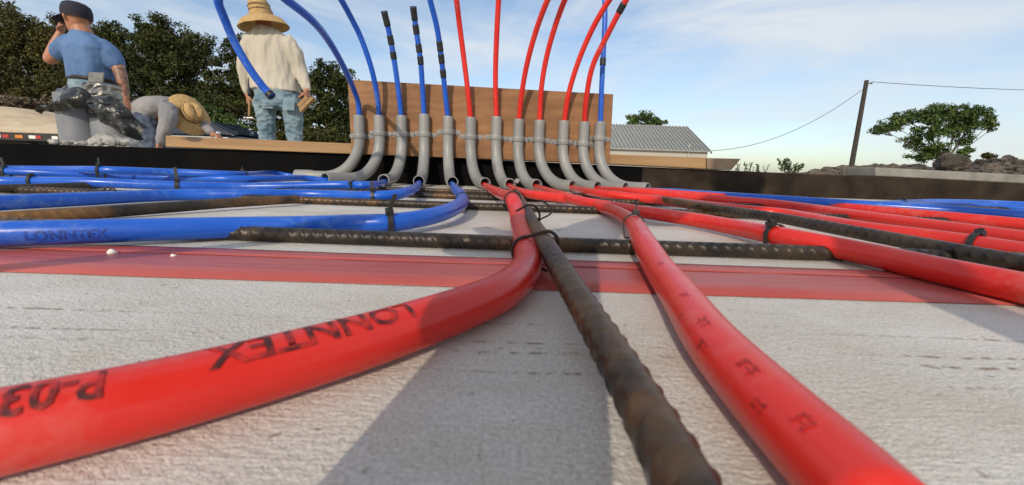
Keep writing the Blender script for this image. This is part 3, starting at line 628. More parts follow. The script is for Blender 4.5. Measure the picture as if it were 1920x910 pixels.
# ------------------------------------------------------------ cable ties and tie wire
def zip_tie(k, px, py, lab, head=.5, tail=.012, tdir=(.15, .2, 1), down=.0100, w=.0021, twist=0.):
    P = PIPE[k]; i = nearest(P, px, py); c = P[i]; T, U, V = frames(P); t = T[i]
    t = t * math.cos(twist) + np.cross((0, 0, 1), t) * math.sin(twist)
    u = np.array([0, 0, 1.]); u -= t * (u @ t); u /= np.linalg.norm(u); b = np.cross(t, u)
    if b[1] > 0: b = -b; t = -t            # b points to the camera
    r = PR + .0009; loop = []
    dn = min(down, max(.001, c[2] - r + .006))
    for a in np.linspace(-math.pi / 2, math.pi / 2, 13): loop.append(c + r * (math.sin(a) * b + math.cos(a) * u))
    for a in np.linspace(math.pi / 2, math.pi * 1.5, 13): loop.append(c - np.array((0, 0, dn)) * 1 + (r * .8) * (math.sin(a) * b + math.cos(a) * u))
    L = np.array(loop); L[:, 2] = np.maximum(L[:, 2], .0006); mb = MB(); n = len(L)
    v = []; f = []
    cen = c - np.array((0, 0, dn / 2))
    for q in L:
        o = (q - cen); o /= np.linalg.norm(o); v += [q - t * w, q + t * w, q + t * w + o * .0009, q - t * w + o * .0009]
    for j in range(n):
        kx = (j + 1) % n
        for e in range(4): f.append((j * 4 + e, j * 4 + (e + 1) % 4, kx * 4 + (e + 1) % 4, kx * 4 + e))
    th = thing('cable_tie', (c[0], c[1], 0), lab, 'cable tie', 'black cable ties'); mb.add(v, f).build('strap', 'black', th)
    a = head; hd = c + (r + .0022) * (math.sin(a) * b + math.cos(a) * u); rad = math.sin(a) * b + math.cos(a) * u; tan = math.cos(a) * b - math.sin(a) * u
    MB().obox(hd, t * .0031, tan * .0030, rad * .0022).build('head', 'black', th, bevel=.0005)
    if tail:
        td = np.array(tdir, float); td /= np.linalg.norm(td); cr_ = np.cross(td, t); cr_ /= np.linalg.norm(cr_) + 1e-9
        tl = MB(); tl.obox(hd + rad * .001 + td * tail / 2, td * tail / 2, t * w * .8, cr_ * .0005); tl.build('tail', 'black', th)
    return th
zip_tie(5, 738, 412, 'black cable tie with square head on the nearest blue run, tail pointing up', .45, .014, (.35, .1, 1))
zip_tie(4, 697, 366, 'black cable tie on the second nearest blue run, below the third elbow', .4, .010, (-.1, 0, 1))
zip_tie(3, 665, 347, 'black cable tie on the blue pipe beside the third elbow mouth', 1.2, .008, (.6, -.3, -.4), w=.0016)
zip_tie(5, 870, 374, 'black cable tie at the sharp bend of the blue pipe under the fifth elbow', 2.2, 0)
zip_tie(3, 330, 348, 'black cable tie on the third blue run below the bent-over worker', .3, .02, (-.15, .1, 1), w=.003)
zip_tie(2, 12, 321, 'black cable tie on the blue pipes at the very left edge', .2, .014, (-.2, 0, 1), w=.003)
zip_tie(3, 60, 339, 'black cable tie low on the left blue runs below the trailer', .3, 0, w=.0026)
zip_tie(1, 193, 319, 'black cable tie on the farthest blue run below the wrapped pipe stubs', .2, .012, (.1, 0, 1), w=.0026)
zip_tie(1, 457, 328, 'black cable tie on the farthest blue run, left of the leftmost elbow', .2, .008, (0, 0, 1), w=.0022)
zip_tie(7, 1188, 420, 'black cable tie on the big red pipe where it bends towards the camera', .1, .011, (.06, .1, 1))
zip_tie(8, 1458, 442, 'black cable tie with a cut tail on the nearest red run at right', .5, .010, (-.6, .1, .8))
zip_tie(9, 1830, 455, 'black cable tie with square head on the second red run near the right edge', -.5, .003, (0, 0, 1), twist=.3)
zip_tie(13, 1690, 380, 'black cable tie on the blue pipes in the far right corner', .3, 0, w=.0018)
def wire(pts, lab, r=.0008, step=.0014):
    P = spline(np.array(pts, float), step); v, f = tube(P, r, 8); return tag(mesh_obj('tie_wire', v, f, 'wire', smooth=True), lab, 'wire', 'steel tie wires')
def wires():
    i = nearest(PIPE[6], 988, 474); c = PIPE[6][i]; rb = pL[nearest(pL, 1030, 472)]; A = c; B = np.array([rb[0], c[1], rb[2]])
    loop = []
    for a in np.linspace(-2.2, 0, 8): loop.append(A + np.array((math.sin(a) * (PR + .0011), .006 - .0 * a, math.cos(a) * (PR + .0011))))
    for a in np.linspace(0.1, 2.3, 8): loop.append(B + np.array((math.sin(a) * (LR + .0022), .004, math.cos(a) * (LR + .0022))))
    L = np.array(loop); L[:, 2] = np.maximum(L[:, 2], .001); L = np.vstack([L, [L[-1] + np.array((-.004, -.003, -.002))]]); L[:, 2] = np.maximum(L[:, 2], .001)
    wire(L, 'black wire tying the curved red pipe to the long rebar in the middle', .0010)
    e = aty(1012, 503, A[1] - .012); wire([(A[0] + .006, A[1] - .008, .0015), e, aty(1026, 508, A[1] - .016)], 'short black wire stub under the curved red pipe beside the rebar', .0008)
    Y = pL[nearest(pL, 1003, 420)][1]; q = lambda x, y, dy=0: aty(x, y, Y + dy)
    wire([q(991, 421, -.004), q(997, 417), q(1005, 418.5), q(1010, 424, .003), q(1007, 417, .001), q(1012, 406, -.004), q(1008, 392, -.008), q(1000, 385, -.01), q(990, 384.5, -.012), q(979, 390, -.014), q(968, 396.5, -.016)], 'looped tie wire end arching over the red pipe in the middle', .0008)
    wire([q(1005, 419, .002), q(1009, 415, 0), q(1018, 409, 0), q(1030, 403, .004), q(1036, 394, .01), q(1030, 386, .012), q(1014, 376, .016)], 'tie wire tail curving right beside the long rebar', .0007)
    c = PIPE[6][nearest(PIPE[6], 963, 373)]; lp = [c + np.array((math.sin(a) * (PR + .001), .001 * a, math.cos(a) * (PR + .001))) for a in np.linspace(-2.4, 2.4, 16)]
    wire(lp, 'wire round the red pipe under the seventh elbow mouth', .0008)
    Y2 = .565; g = lambda x, y, dy=0: aty(x, y, Y2 + dy)
    wire([g(1272, 398), g(1290, 393), g(1301, 388), g(1308, 384.5), g(1312, 388, .004), g(1306, 396, .006), g(1301, 399), g(1304, 390, -.004), g(1309, 386, -.002), g(1318, 392), g(1322, 398), g(1321, 389.5)], 'knotted tie wire on the dark rebar among the red runs', .0008)
    Y3 = atz(205, 356, .02)[1]; g = lambda x, y, dy=0: aty(x, y, Y3 + dy)
    wire([g(194, 357.5), g(199, 352.5), g(205, 351.5), g(211, 352.5), g(217, 358), g(208, 353, .01), g(206, 357, .01)], 'small tie wire knot between the left blue runs', .0009)
wires()
def crumbs():
    k = 0
    for px, py, r, lab in ((210, 473.5, .0022, 'small white foam crumb on the red tape at left'), (325, 480, .0013, 'tiny white foam crumb on the red tape, left of centre'), (1048, 430, .0016, 'white foam crumb on the foam between the rebar and red pipe')):
        p = atz(px, py, r * .6); m = MB().sphere(p, r, 6, 9, (1.2, 1, .8)); m.v = [tuple(np.array(q) + r * .35 * np.array(noise.noise_vector(Vector(q) * 700))) for q in m.v]; tag(m.build('foam_crumb', 'crumb', smooth=True), lab, 'foam crumb', 'loose foam crumbs'); k += 1
crumbs()
#PART2
# ------------------------------------------------------------ trees and plants
def leaves(centres, radii, per, size, aspect=.5, up=.25):
    C = np.repeat(centres, per, 0); Rr = np.repeat(radii, per)[:, None]; n = len(C)
    d = rng.normal(size=(n, 3)); d /= np.linalg.norm(d, axis=1)[:, None]; c = C + d * Rr * (rng.random((n, 1)) ** .45) * np.array([1, 1, .75])
    nrm = rng.normal(size=(n, 3)) + np.array([0, 0, up]) + d * .8; nrm /= np.linalg.norm(nrm, axis=1)[:, None]
    a = np.cross(nrm, rng.normal(size=(n, 3))); a /= np.linalg.norm(a, axis=1)[:, None]; b = np.cross(nrm, a)
    s = size * (.6 + .8 * rng.random((n, 1))); a = a * s; b = b * s * aspect; bend = nrm * s * .25
    return np.stack([c - a, c - b * 1 + a * .1 + bend, c + a, c + b + a * .1 + bend], 1).reshape(-1, 3)
def quad_mesh(name, V, mat, parent=None):
    n = len(V) // 4; me = bpy.data.meshes.new(name); me.vertices.add(n * 4); me.loops.add(n * 4); me.polygons.add(n)
    me.vertices.foreach_set('co', np.asarray(V, np.float32).ravel()); me.loops.foreach_set('vertex_index', np.arange(n * 4, dtype=np.int32))
    me.polygons.foreach_set('loop_start', np.arange(0, n * 4, 4, dtype=np.int32)); me.polygons.foreach_set('loop_total', np.full(n, 4, np.int32)); me.update(); me.validate()
    return link(name, me, mat, parent)
def tree(name, Y, base, blobs, mat, lab, cat='tree', group=None, leaf=.12, dens=1., clump=.5, per=46, trunk=.16, twigs=0, aspect=.5, shell=.5):
    B = aty(base[0], base[1], Y); B[2] = GZ - .05
    root = thing(name, B, lab, cat, group); cs = []; rs = []; tb = MB(); k = Y / F
    top = np.mean([aty(b[0], b[1], Y) for b in blobs], axis=0)
    fork = B * .55 + np.array([top[0], Y, top[2]]) * .45
    P = spline([B, B * .6 + fork * .4 + rng.normal(size=3) * trunk * .6, fork], .3); tb.tube(P, np.linspace(trunk, trunk * .6, len(P)), 8)
    for x, y, rx, ry, *r in blobs:
        dY = r[0] if r else 0; c = aty(x, y, Y + dY); R3 = np.array([rx * k, (rx + ry) * .5 * k * (r[1] if len(r) > 1 else 1), ry * k])
        n = max(5, int(dens * 2.6 * (R3[0] * R3[2] + R3[0] * R3[1]) / clump ** 2))
        u = rng.normal(size=(n, 3)); u /= np.linalg.norm(u, axis=1)[:, None]; q = c + u * R3 * (rng.random((n, 1)) ** shell)
        q = q + np.array([noise.noise_vector(Vector(p) * .5) for p in q]) * clump * .9
        q[:, 2] = np.maximum(q[:, 2], GZ + .2); cs.append(q); rs.append(clump * (.55 + .7 * rng.random(n)))
        mid = fork * .5 + c * .5 + rng.normal(size=3) * R3 * .15; P = spline([fork, mid, c + R3 * np.array((0, 0, .2))], .3); tb.tube(P, np.linspace(trunk * .5, trunk * .1, len(P)), 6)
        for p in q[::max(1, n // 8)]:
            P = spline([mid * .3 + c * .7, (c + p) / 2 + rng.normal(size=3) * .1, p], .3); tb.tube(P, np.linspace(trunk * .18, trunk * .05, len(P)), 5)
    cs = np.vstack(cs); rs = np.concatenate(rs)
    tb.build('trunk', 'bark', root, True)
    quad_mesh('crown', leaves(cs, rs, per, leaf, aspect), mat, root)
    if twigs:
        n = twigs; idx = rng.integers(0, len(cs), n); p = cs[idx] + rng.normal(size=(n, 3)) * .2; d = rng.normal(size=(n, 3)); d[:, 2] = np.abs(d[:, 2]) * .6; d /= np.linalg.norm(d, axis=1)[:, None]
        L = .2 + .35 * rng.random((n, 1)); s = np.cross(d, (0, 1, 0)); s = s / (np.linalg.norm(s, axis=1)[:, None] + 1e-6) * .014
        quad_mesh('dead_twigs', np.stack([p - s, p + s, p + d * L + s * .3, p + d * L - s * .3], 1).reshape(-1, 3), 'twig', root)['kind'] = 'stuff'
    return root
G = 'trees behind the workers'
tree('hillside_tree', 40, (-40, 300), [(-60, 30, 80, 50), (-10, 28, 46, 34), (-80, 110, 90, 70), (-20, 95, 60, 60), (-30, 170, 80, 50)], 'leafolive', 'olive green hillside tree at the left edge, tallest against the sky', group=G, leaf=.13, clump=.75, per=60)
tree('hillside_tree', 38, (75, 300), [(40, 70, 45, 42), (80, 62, 46, 32), (60, 120, 60, 55), (30, 165, 50, 40), (100, 160, 50, 50)], 'leafolive', 'olive hillside tree behind the man in the blue shirt, left of his raised arm', group=G, leaf=.12, clump=.655, per=60, twigs=300)
tree('hillside_tree', 36, (150, 300), [(135, 75, 46, 38), (165, 85, 36, 32), (140, 140, 52, 56), (110, 190, 50, 28), (170, 190, 44, 46)], 'leafolive', 'olive hillside tree directly behind the man in the blue shirt', group=G, leaf=.12, clump=.65, per=60, twigs=200)
tree('juniper_tree', 30, (225, 320), [(222, 78, 34, 36), (205, 110, 36, 44), (250, 120, 40, 50), (215, 170, 46, 50), (245, 215, 48, 40)], 'leafdark', 'dark juniper just right of the man in the blue shirt', group=G, leaf=.095, clump=.50, per=85, twigs=500)
tree('juniper_tree', 29, (300, 320), [(284, 72, 32, 36), (310, 84, 38, 42), (345, 92, 34, 40), (380, 100, 25, 32), (290, 130, 46, 46), (345, 150, 54, 50), (300, 195, 50, 44), (370, 200, 46, 40)], 'leafdark', 'biggest dark juniper above the bent-over worker, spreading to the right', group=G, leaf=.095, clump=.50, per=85, twigs=900)
tree('juniper_tree', 27, (430, 330), [(448, 88, 22, 30), (435, 125, 30, 34), (470, 130, 34, 44), (420, 170, 36, 40), (460, 190, 46, 50), (400, 215, 40, 36)], 'leafdark', 'dark juniper left of the man in the straw hat, under the blue pipe end', group=G, leaf=.09, clump=.46, per=85, twigs=300)
tree('juniper_tree', 27, (530, 330), [(510, 130, 40, 50), (550, 165, 30, 36), (520, 200, 50, 50), (555, 225, 34, 40)], 'leafdark', 'dark juniper hidden mostly behind the man in the straw hat', group=G, leaf=.09, clump=.46, per=85)
tree('juniper_tree', 26, (610, 330), [(592, 152, 26, 26), (622, 152, 26, 26), (648, 162, 24, 26), (600, 195, 36, 36), (640, 205, 36, 40), (600, 240, 40, 30), (660, 240, 36, 30)], 'leafdark', 'dark juniper between the straw hat man and the plywood', group=G, leaf=.09, clump=.45, per=85)
tree('shrub', 19, (390, 330), [(385, 212, 28, 22), (410, 226, 26, 20), (430, 240, 28, 20)], 'leafgreen', 'bright green bush above the dark car windscreen', 'bush', leaf=.08, clump=.3, per=60, trunk=.05)
tree('shrub', 20, (560, 330), [(545, 262, 50, 16), (610, 262, 50, 14), (480, 262, 40, 14)], 'leafolive', 'low olive brush along the ground behind the straw hat man', 'bush', leaf=.08, clump=.3, per=50, trunk=.04)
tree('shrub', 33, (60, 300), [(0, 196, 70, 12), (80, 200, 60, 12), (-90, 188, 60, 14)], 'twig', 'dry brown brush along the crest of the sand bank', 'bush', leaf=.12, clump=.45, per=60, trunk=.04)
tree('round_tree', 52, (1212, 330), [(1195, 228, 17, 10), (1215, 224, 17, 10), (1236, 230, 16, 8), (1185, 236, 14, 7), (1212, 250, 30, 20)], 'leafgreen', 'round green treetop showing above the metal shed roof', leaf=.16, clump=.6, per=60, trunk=.2)
# spreading tree on the right
tree('spreading_tree', 26, (1786, 320), [(1672, 236, 26, 12, 0), (1655, 246, 14, 8, -.3), (1700, 222, 28, 14, .4), (1735, 222, 30, 16, -.3), (1770, 214, 32, 16, .2), (1808, 208, 30, 15, -.2), (1838, 214, 26, 14, .3), (1860, 228, 16, 12, -.2), (1864, 240, 10, 7, .1), (1745, 250, 30, 15, -.4), (1785, 240, 32, 18, .2), (1820, 236, 22, 12, 0), (1710, 268, 20, 10, .2), (1750, 280, 32, 14, -.3), (1722, 296, 20, 8, 0), (1770, 296, 22, 9, .3), (1800, 262, 16, 12, .1)],
     'leafgreen', 'spreading green tree with a leaning trunk on the rubble at right', leaf=.10, clump=.26, per=30, dens=.85, trunk=.09, aspect=.30, shell=.55)
tree('shrub', 22, (1812, 320), [(1812, 284, 13, 8), (1806, 292, 12, 6)], 'leafgreen', 'small bush right of the spreading tree trunk', 'bush', leaf=.07, clump=.2, per=40, trunk=.02)
tree('shrub', 14, (1855, 330), [(1852, 295, 9, 4), (1860, 299, 8, 4)], 'leafolive', 'low weed tuft on the rubble crest far right', 'bush', leaf=.05, clump=.12, per=40, trunk=.01)
def weed(px, py, Y, w, n, lab):
    b = aty(px, py, Y); k = Y / F; root = thing('weed_plant', b, lab, 'weed', 'weeds by the forms'); V = []
    st = MB()
    for i in range(n):
        a = rnd.uniform(-1, 1); p0 = b + np.array((rnd.uniform(-.3, .3) * w * k, rnd.uniform(-.1, .1), -.05)); L = rnd.uniform(.5, 1) * w * k
        tip = p0 + np.array((a * L * .8, rnd.uniform(-.3, .3) * L, .05 + L * rnd.uniform(.3, .7))); st.tube([p0, (p0 + tip) / 2 + np.array((0, 0, L * .1)), tip], .0005 * Y, 4)
        for t in np.linspace(.3, 1, 7):
            c = p0 * (1 - t) + tip * t; V.append(leaves(c[None], np.array([L * .12]), 3, L * .13, .4))
    st.build('stem', 'bark', root); quad_mesh('foliage', np.vstack(V), 'leafgreen', root)
weed(1386, 317, 1.9, 22, 9, 'green weed at the slanted grey plank end')
weed(1425, 318, 2.6, 18, 7, 'green weed tuft on the brown form between plank end and rubble')
weed(1482, 318, 4.6, 30, 12, 'pale weed tuft at the left end of the rubble')

# ------------------------------------------------------------ rubble
def rubble():
    crest = [(1440, 318), (1500, 312), (1560, 306), (1600, 302), (1660, 306), (1740, 308), (1790, 294), (1830, 292), (1880, 300), (1930, 303), (2050, 300), (2300, 305)]
    Y = 8.; C = np.array([aty(x, y, Y) for x, y in crest]); xs = np.linspace(C[0][0], C[-1][0], 150); zs = np.interp(xs, C[:, 0], C[:, 2])
    m = MB(); v = []; f = []; nn = 26
    for i in range(nn):
        t = i / (nn - 1)
        for x, z in zip(xs, zs):
            h = math.sin(min(1, t * 1.2) * math.pi / 2) if t < .8 else 1 - (t - .8) * 2
            n1 = noise.noise((x * 2.2, t * 7, 1)) * .06 + noise.noise((x * 9, t * 30, 4)) * .02
            v.append((x, Y - 2.2 * (1 - t), GZ - .1 + (z - GZ) * h + n1))
    k = len(xs); f = [(i * k + j, i * k + j + 1, (i + 1) * k + j + 1, (i + 1) * k + j) for i in range(nn - 1) for j in range(k - 1)]; m.add(v, f)
    base = np.array(v)
    for _ in range(3000):
        p = base[rnd.randrange(len(base) // 3, len(base))]; r = .018 + .06 * rnd.random() ** 2
        s = MB().sphere((0, 0, 0), r, 4, 6, (1 + rnd.random() * .8, 1, .5 + rnd.random() * .6)); o = Vector((rnd.random() * 99, rnd.random() * 99, 0))
        m.add([np.array(q) * (1 + .8 * noise.noise(Vector(q) * (1.3 / r) + o)) + p for q in s.v], s.f)
    tag(m.build('rubble_heap', 'rock'), 'heap of grey brown rock rubble behind the concrete beam', 'rubble', kind='stuff')
    s = MB().sphere((0, 0, 0), .20, 14, 22, (1.3, .8, .65)); c = aty(1782, 306, 6.6)
    s.v = [tuple(np.array(q) * (1 + .45 * noise.noise(Vector(q) * 6 + Vector((5, 1, 2))) + .22 * noise.noise(Vector(q) * 19)) + c) for q in s.v]
    tag(s.build('boulder', 'rock'), 'large tan boulder on the rubble below the spreading tree', 'boulder')
rubble()

# ------------------------------------------------------------ shed, pole, cables
def shed():
    Y0 = 32.; eL, eR = aty(1060, 271.5, Y0), aty(1331, 283, Y0); ze = (aty(1240, 278.7, Y0))[2]; rid = aty(1260, 238.5, Y0 + 4.6); zr = rid[2]
    x0, x1 = aty(1000, 275, Y0)[0], eR[0]; root = thing('metal_shed', (x1 - 4, Y0 + 4, GZ), 'grey metal shed with a ribbed pitched roof beyond the forms', 'shed')
    roof = MB(); ov = .25; yb = Y0 + 9.2
    dz = (zr - ze) / 4.6
    roof.add(*(lambda a: (a, [(0, 1, 2, 3), (3, 2, 4, 5), (0, 3, 9, 6), (1, 7, 8, 2), (6, 9, 8, 7), (2, 8, 10, 4), (3, 5, 11, 9), (9, 11, 10, 8), (0, 6, 7, 1), (5, 4, 10, 11)]))(
        [(x0 - .2, Y0 - ov, ze - dz * ov), (x1, Y0 - ov, ze - dz * ov), (x1, Y0 + 4.6, zr), (x0 - .2, Y0 + 4.6, zr), (x1, yb + ov, ze - dz * ov), (x0 - .2, yb + ov, ze - dz * ov),
         (x0 - .2, Y0 - ov, ze - dz * ov - .06), (x1, Y0 - ov, ze - dz * ov - .06), (x1, Y0 + 4.6, zr - .06), (x0 - .2, Y0 + 4.6, zr - .06), (x1, yb + ov, ze - dz * ov - .06), (x0 - .2, yb + ov, ze - dz * ov - .06)]))
    ro = roof.build('roof', 'roofmetal', root)
    x = x1 - .12; i = 0
    L = np.array((0, 4.6 + ov, zr - ze + dz * ov)); Ln = np.linalg.norm(L); L /= Ln; nrm = np.cross((1, 0, 0), L)
    me = None
    while x > x0:
        if me is None:
            mb = MB().obox((0, 0, 0), (.032, 0, 0), L * Ln / 2, nrm * .09); rb = mb.build('roof_rib', 'roofmetal', ro); me = rb.data
        else: rb = bpy.data.objects.new('roof_rib', me); COL.objects.link(rb); rb.parent = ro; rb.matrix_parent_inverse = Matrix.Identity(4)
        rb.parent = ro; rb.matrix_parent_inverse = Matrix.Translation(-Vector(root.location)) if False else Matrix.Identity(4)
        rb.location = (x, (Y0 - ov + Y0 + 4.6) / 2, (ze - dz * ov + zr) / 2 + .05); x -= .305
    MB().box((x0, Y0 + 4.5, zr - .01), (x1 + .01, Y0 + 4.7, zr + .07)).build('ridge_cap', 'roofmetal', ro)
    MB().box((x1, Y0 - ov - .02, ze - dz * ov - .16), (x1 + .05, Y0 - ov + .12, ze - dz * ov + .02)).build('corner_trim', 'trailer', root)
    wall = MB().box((x0, Y0, GZ - .05), (x1 - .15, yb, ze - .08)).build('wall', 'wallmetal', root)
    x = x1 - .3; me = None
    while x > x0:
        if me is None: rb = MB().box((-.02, -.03, GZ), (.02, 0, ze - .1)).build('wall_rib', 'wallmetal', wall); me = rb.data
        else: rb = bpy.data.objects.new('wall_rib', me); COL.objects.link(rb); rb.parent = wall
        rb.matrix_parent_inverse = Matrix.Identity(4); rb.location = (x, Y0, 0); x -= .23
    for xx in (1290,):
        q = aty(xx, 290, Y0); MB().box((q[0] - .04, Y0 - .09, GZ), (q[0] + .04, Y0 - .03, ze + .35)).build('vent_pipe', 'wallmetal', root)
    return np.array((x1, Y0 - .1, ze - .05))
corner = shed()
def pole():
    Y = 34.; t = aty(1625, 151, Y); b = np.array((t[0], Y, GZ - .3)); root = thing('utility_pole', b, 'dark wooden utility pole rising from the rubble', 'pole')
    P = np.linspace(b, t, 12); MB().tube(P, np.linspace(.20, .15, 12), 14).build('shaft', 'polewood', root, True)
    MB().tube([t + (.1, -.1, -.25), t + (.35, -.12, -.22)], .035, 8).build('bracket', 'cable', root); MB().tube([t + (.33, -.12, -.3), t + (.33, -.12, -.12)], .06, 8).build('insulator', 'concrete', root)
    a = t + np.array((.0, -.16, -.45)); pts = [a * (1 - s) + corner * s - np.array((0, 0, 1.15 * 4 * s * (1 - s))) for s in np.linspace(0, 1, 30)]
    v, f = tube(np.array(pts), .02, 6); tag(mesh_obj('power_cable', v, f, 'cable', smooth=True), 'thin cable sagging from the utility pole down to the shed corner', 'cable', 'overhead cables')
    e = aty(2500, 165, Y - 2); a = t + np.array((.33, -.12, -.12)); pts = [a * (1 - s) + e * s - np.array((0, 0, .5 * 4 * s * (1 - s))) for s in np.linspace(0, 1, 20)]
    v, f = tube(np.array(pts), .022, 6); tag(mesh_obj('power_cable', v, f, 'cable', smooth=True), 'thin cable running level from the pole top to the right edge', 'cable', 'overhead cables')
pole()

# ------------------------------------------------------------ trailer and car
def trailer():
    Y = 15.; zt = aty(50, 246, Y)[2]; x1 = aty(118, 250, Y)[0]; x0 = x1 - 7.5; root = thing('flatbed_trailer', ((x0 + x1) / 2, Y + 1.1, GZ), 'flatbed trailer with red and white reflective markers at the left edge', 'trailer')
    MB().box((x0, Y, zt - .06), (x1, Y + 2.3, zt)).build('deck', 'deck', root); MB().box((x0, Y - .04, zt - .34), (x1, Y + .02, zt - .062)).build('side_rail', 'trailer', root)
    MB().box((x0, Y + .3, zt - .42), (x1, Y + 2.0, zt - .065)).build('chassis', 'trailer', root)
    for px, wpx, m in ((-8, 18, 'refwhite'), (10, 12, 'refred'), (35, 14, 'reforange'), (60, 13, 'refwhite'), (71, 10, 'refred'), (102, 11, 'refwhite'), (113, 8, 'refred'), (-40, 14, 'refred')):
        a = aty(px - wpx / 2, 254, Y - .05); b = aty(px + wpx / 2, 254, Y - .05); MB().box((a[0], Y - .055, zt - .26), (b[0], Y - .042, zt - .15)).build('reflector', m, root)
    for wx in (x0 + 2.2, x0 + 3.1, x0 + 6.0, x0 + 6.9):
        w = MB(); zc = GZ + .36; w.tube([(wx, Y + .1, zc), (wx, Y + .12, zc), (wx, Y + .32, zc), (wx, Y + .34, zc)], [.30, .36, .36, .30], 22); wo = w.build('wheel', 'tyre', root, True)
        MB().tube([(wx, Y + .08, zc), (wx, Y + .14, zc)], .2, 16).build('rim', 'steel', wo)
trailer()
def car():
    Y = 12.; X0 = aty(441, 257, Y)[0]; g = GZ
    root = thing('parked_car', (X0 - 1.5, Y + .9, g), 'dark parked car with dark bluish windows behind the bent-over worker', 'car')
    prof = [(-3.6, .38), (-3.65, .75), (-3.5, .98), (-1.4, 1.02), (.0, 1.0), (.9, .93), (1.25, .78), (1.3, .40)]
    n = len(prof); v = []; f = []
    for yy, ins in ((0, .06), (.08, 0), (1.72, 0), (1.8, .06)):
        for x, z in prof: v.append((X0 + x - (ins if x > 0 else -ins), Y + yy, g + z - ins * (z > .7)))
    for s in range(3):
        for i in range(n): j = (i + 1) % n; f.append((s * n + i, s * n + j, (s + 1) * n + j, (s + 1) * n + i))
    f += [tuple(range(n))[::-1], tuple(3 * n + i for i in range(n))]
    MB().add(v, f).build('body', 'carpaint', root, bevel=.03)
    cab = [(-3.35, .99, 0), (-2.75, 1.40, .16), (-1.05, 1.45, .18), (.0, 1.02, 0)]; v = []; f = []
    for side in (0, 1):
        for x, z, ins in cab: v.append((X0 + x, Y + (.05 + ins if side == 0 else 1.75 - ins), g + z))
    f = [(0, 1, 2, 3)[::-1], (4, 5, 6, 7), (0, 1, 5, 4), (1, 2, 6, 5), (2, 3, 7, 6), (3, 0, 4, 7)]; cb = MB().add(v, f).build('cabin', 'carpaint', root, bevel=.04)
    def pane(pts, name):  # on the near side of the cabin
        o = MB(); fr = []
        for x, t in pts: fr.append((X0 + x, Y + .05 + .17 * t - .012, g + 1.0 + .42 * t))
        o.add(*prism(fr, .01)); o.build(name, 'carglass', root)
    pane([(-2.95, .1), (-1.95, .1), (-1.95, .88), (-2.62, .85)], 'side_window'); pane([(-1.85, .1), (-.35, .1), (-1.0, .86), (-1.85, .88)], 'side_window')
    ws = MB(); ws.add([(X0 - .03, Y + .16, g + 1.06), (X0 - .03, Y + 1.64, g + 1.06), (X0 - .95, Y + 1.5, g + 1.43), (X0 - .95, Y + .30, g + 1.43), (X0 - .0, Y + .16, g + 1.075), (X0 - .0, Y + 1.64, g + 1.075), (X0 - .92, Y + 1.5, g + 1.445), (X0 - .92, Y + .30, g + 1.445)], BOXF).build('windscreen', 'carglass', root)
    MB().box((X0 - 3.4, Y - .012, g + .93), (X0 - .2, Y + .03, g + .965)).build('trim_strip', 'chrome', root)
    mr = MB().sphere((X0 - .45, Y - .06, g + 1.06), .09, 7, 10, (1, .8, .75)).build('mirror', 'chrome', root, True)
    for wx in (-2.75, .55):
        w = MB(); zc = g + .33; w.tube([(X0 + wx, Y - .02, zc), (X0 + wx, Y, zc), (X0 + wx, Y + .2, zc), (X0 + wx, Y + .22, zc)], [.28, .33, .33, .28], 22); wo = w.build('wheel', 'tyre', root, True); MB().tube([(X0 + wx, Y - .035, zc), (X0 + wx, Y + .05, zc)], .2, 14).build('rim', 'steel', wo)
    for yy in (.2, 1.4): MB().sphere((X0 + 1.22, Y + yy + .1, g + .72), .12, 6, 10, (.5, 1, .7)).build('headlight', 'refwhite', root, True)
car()

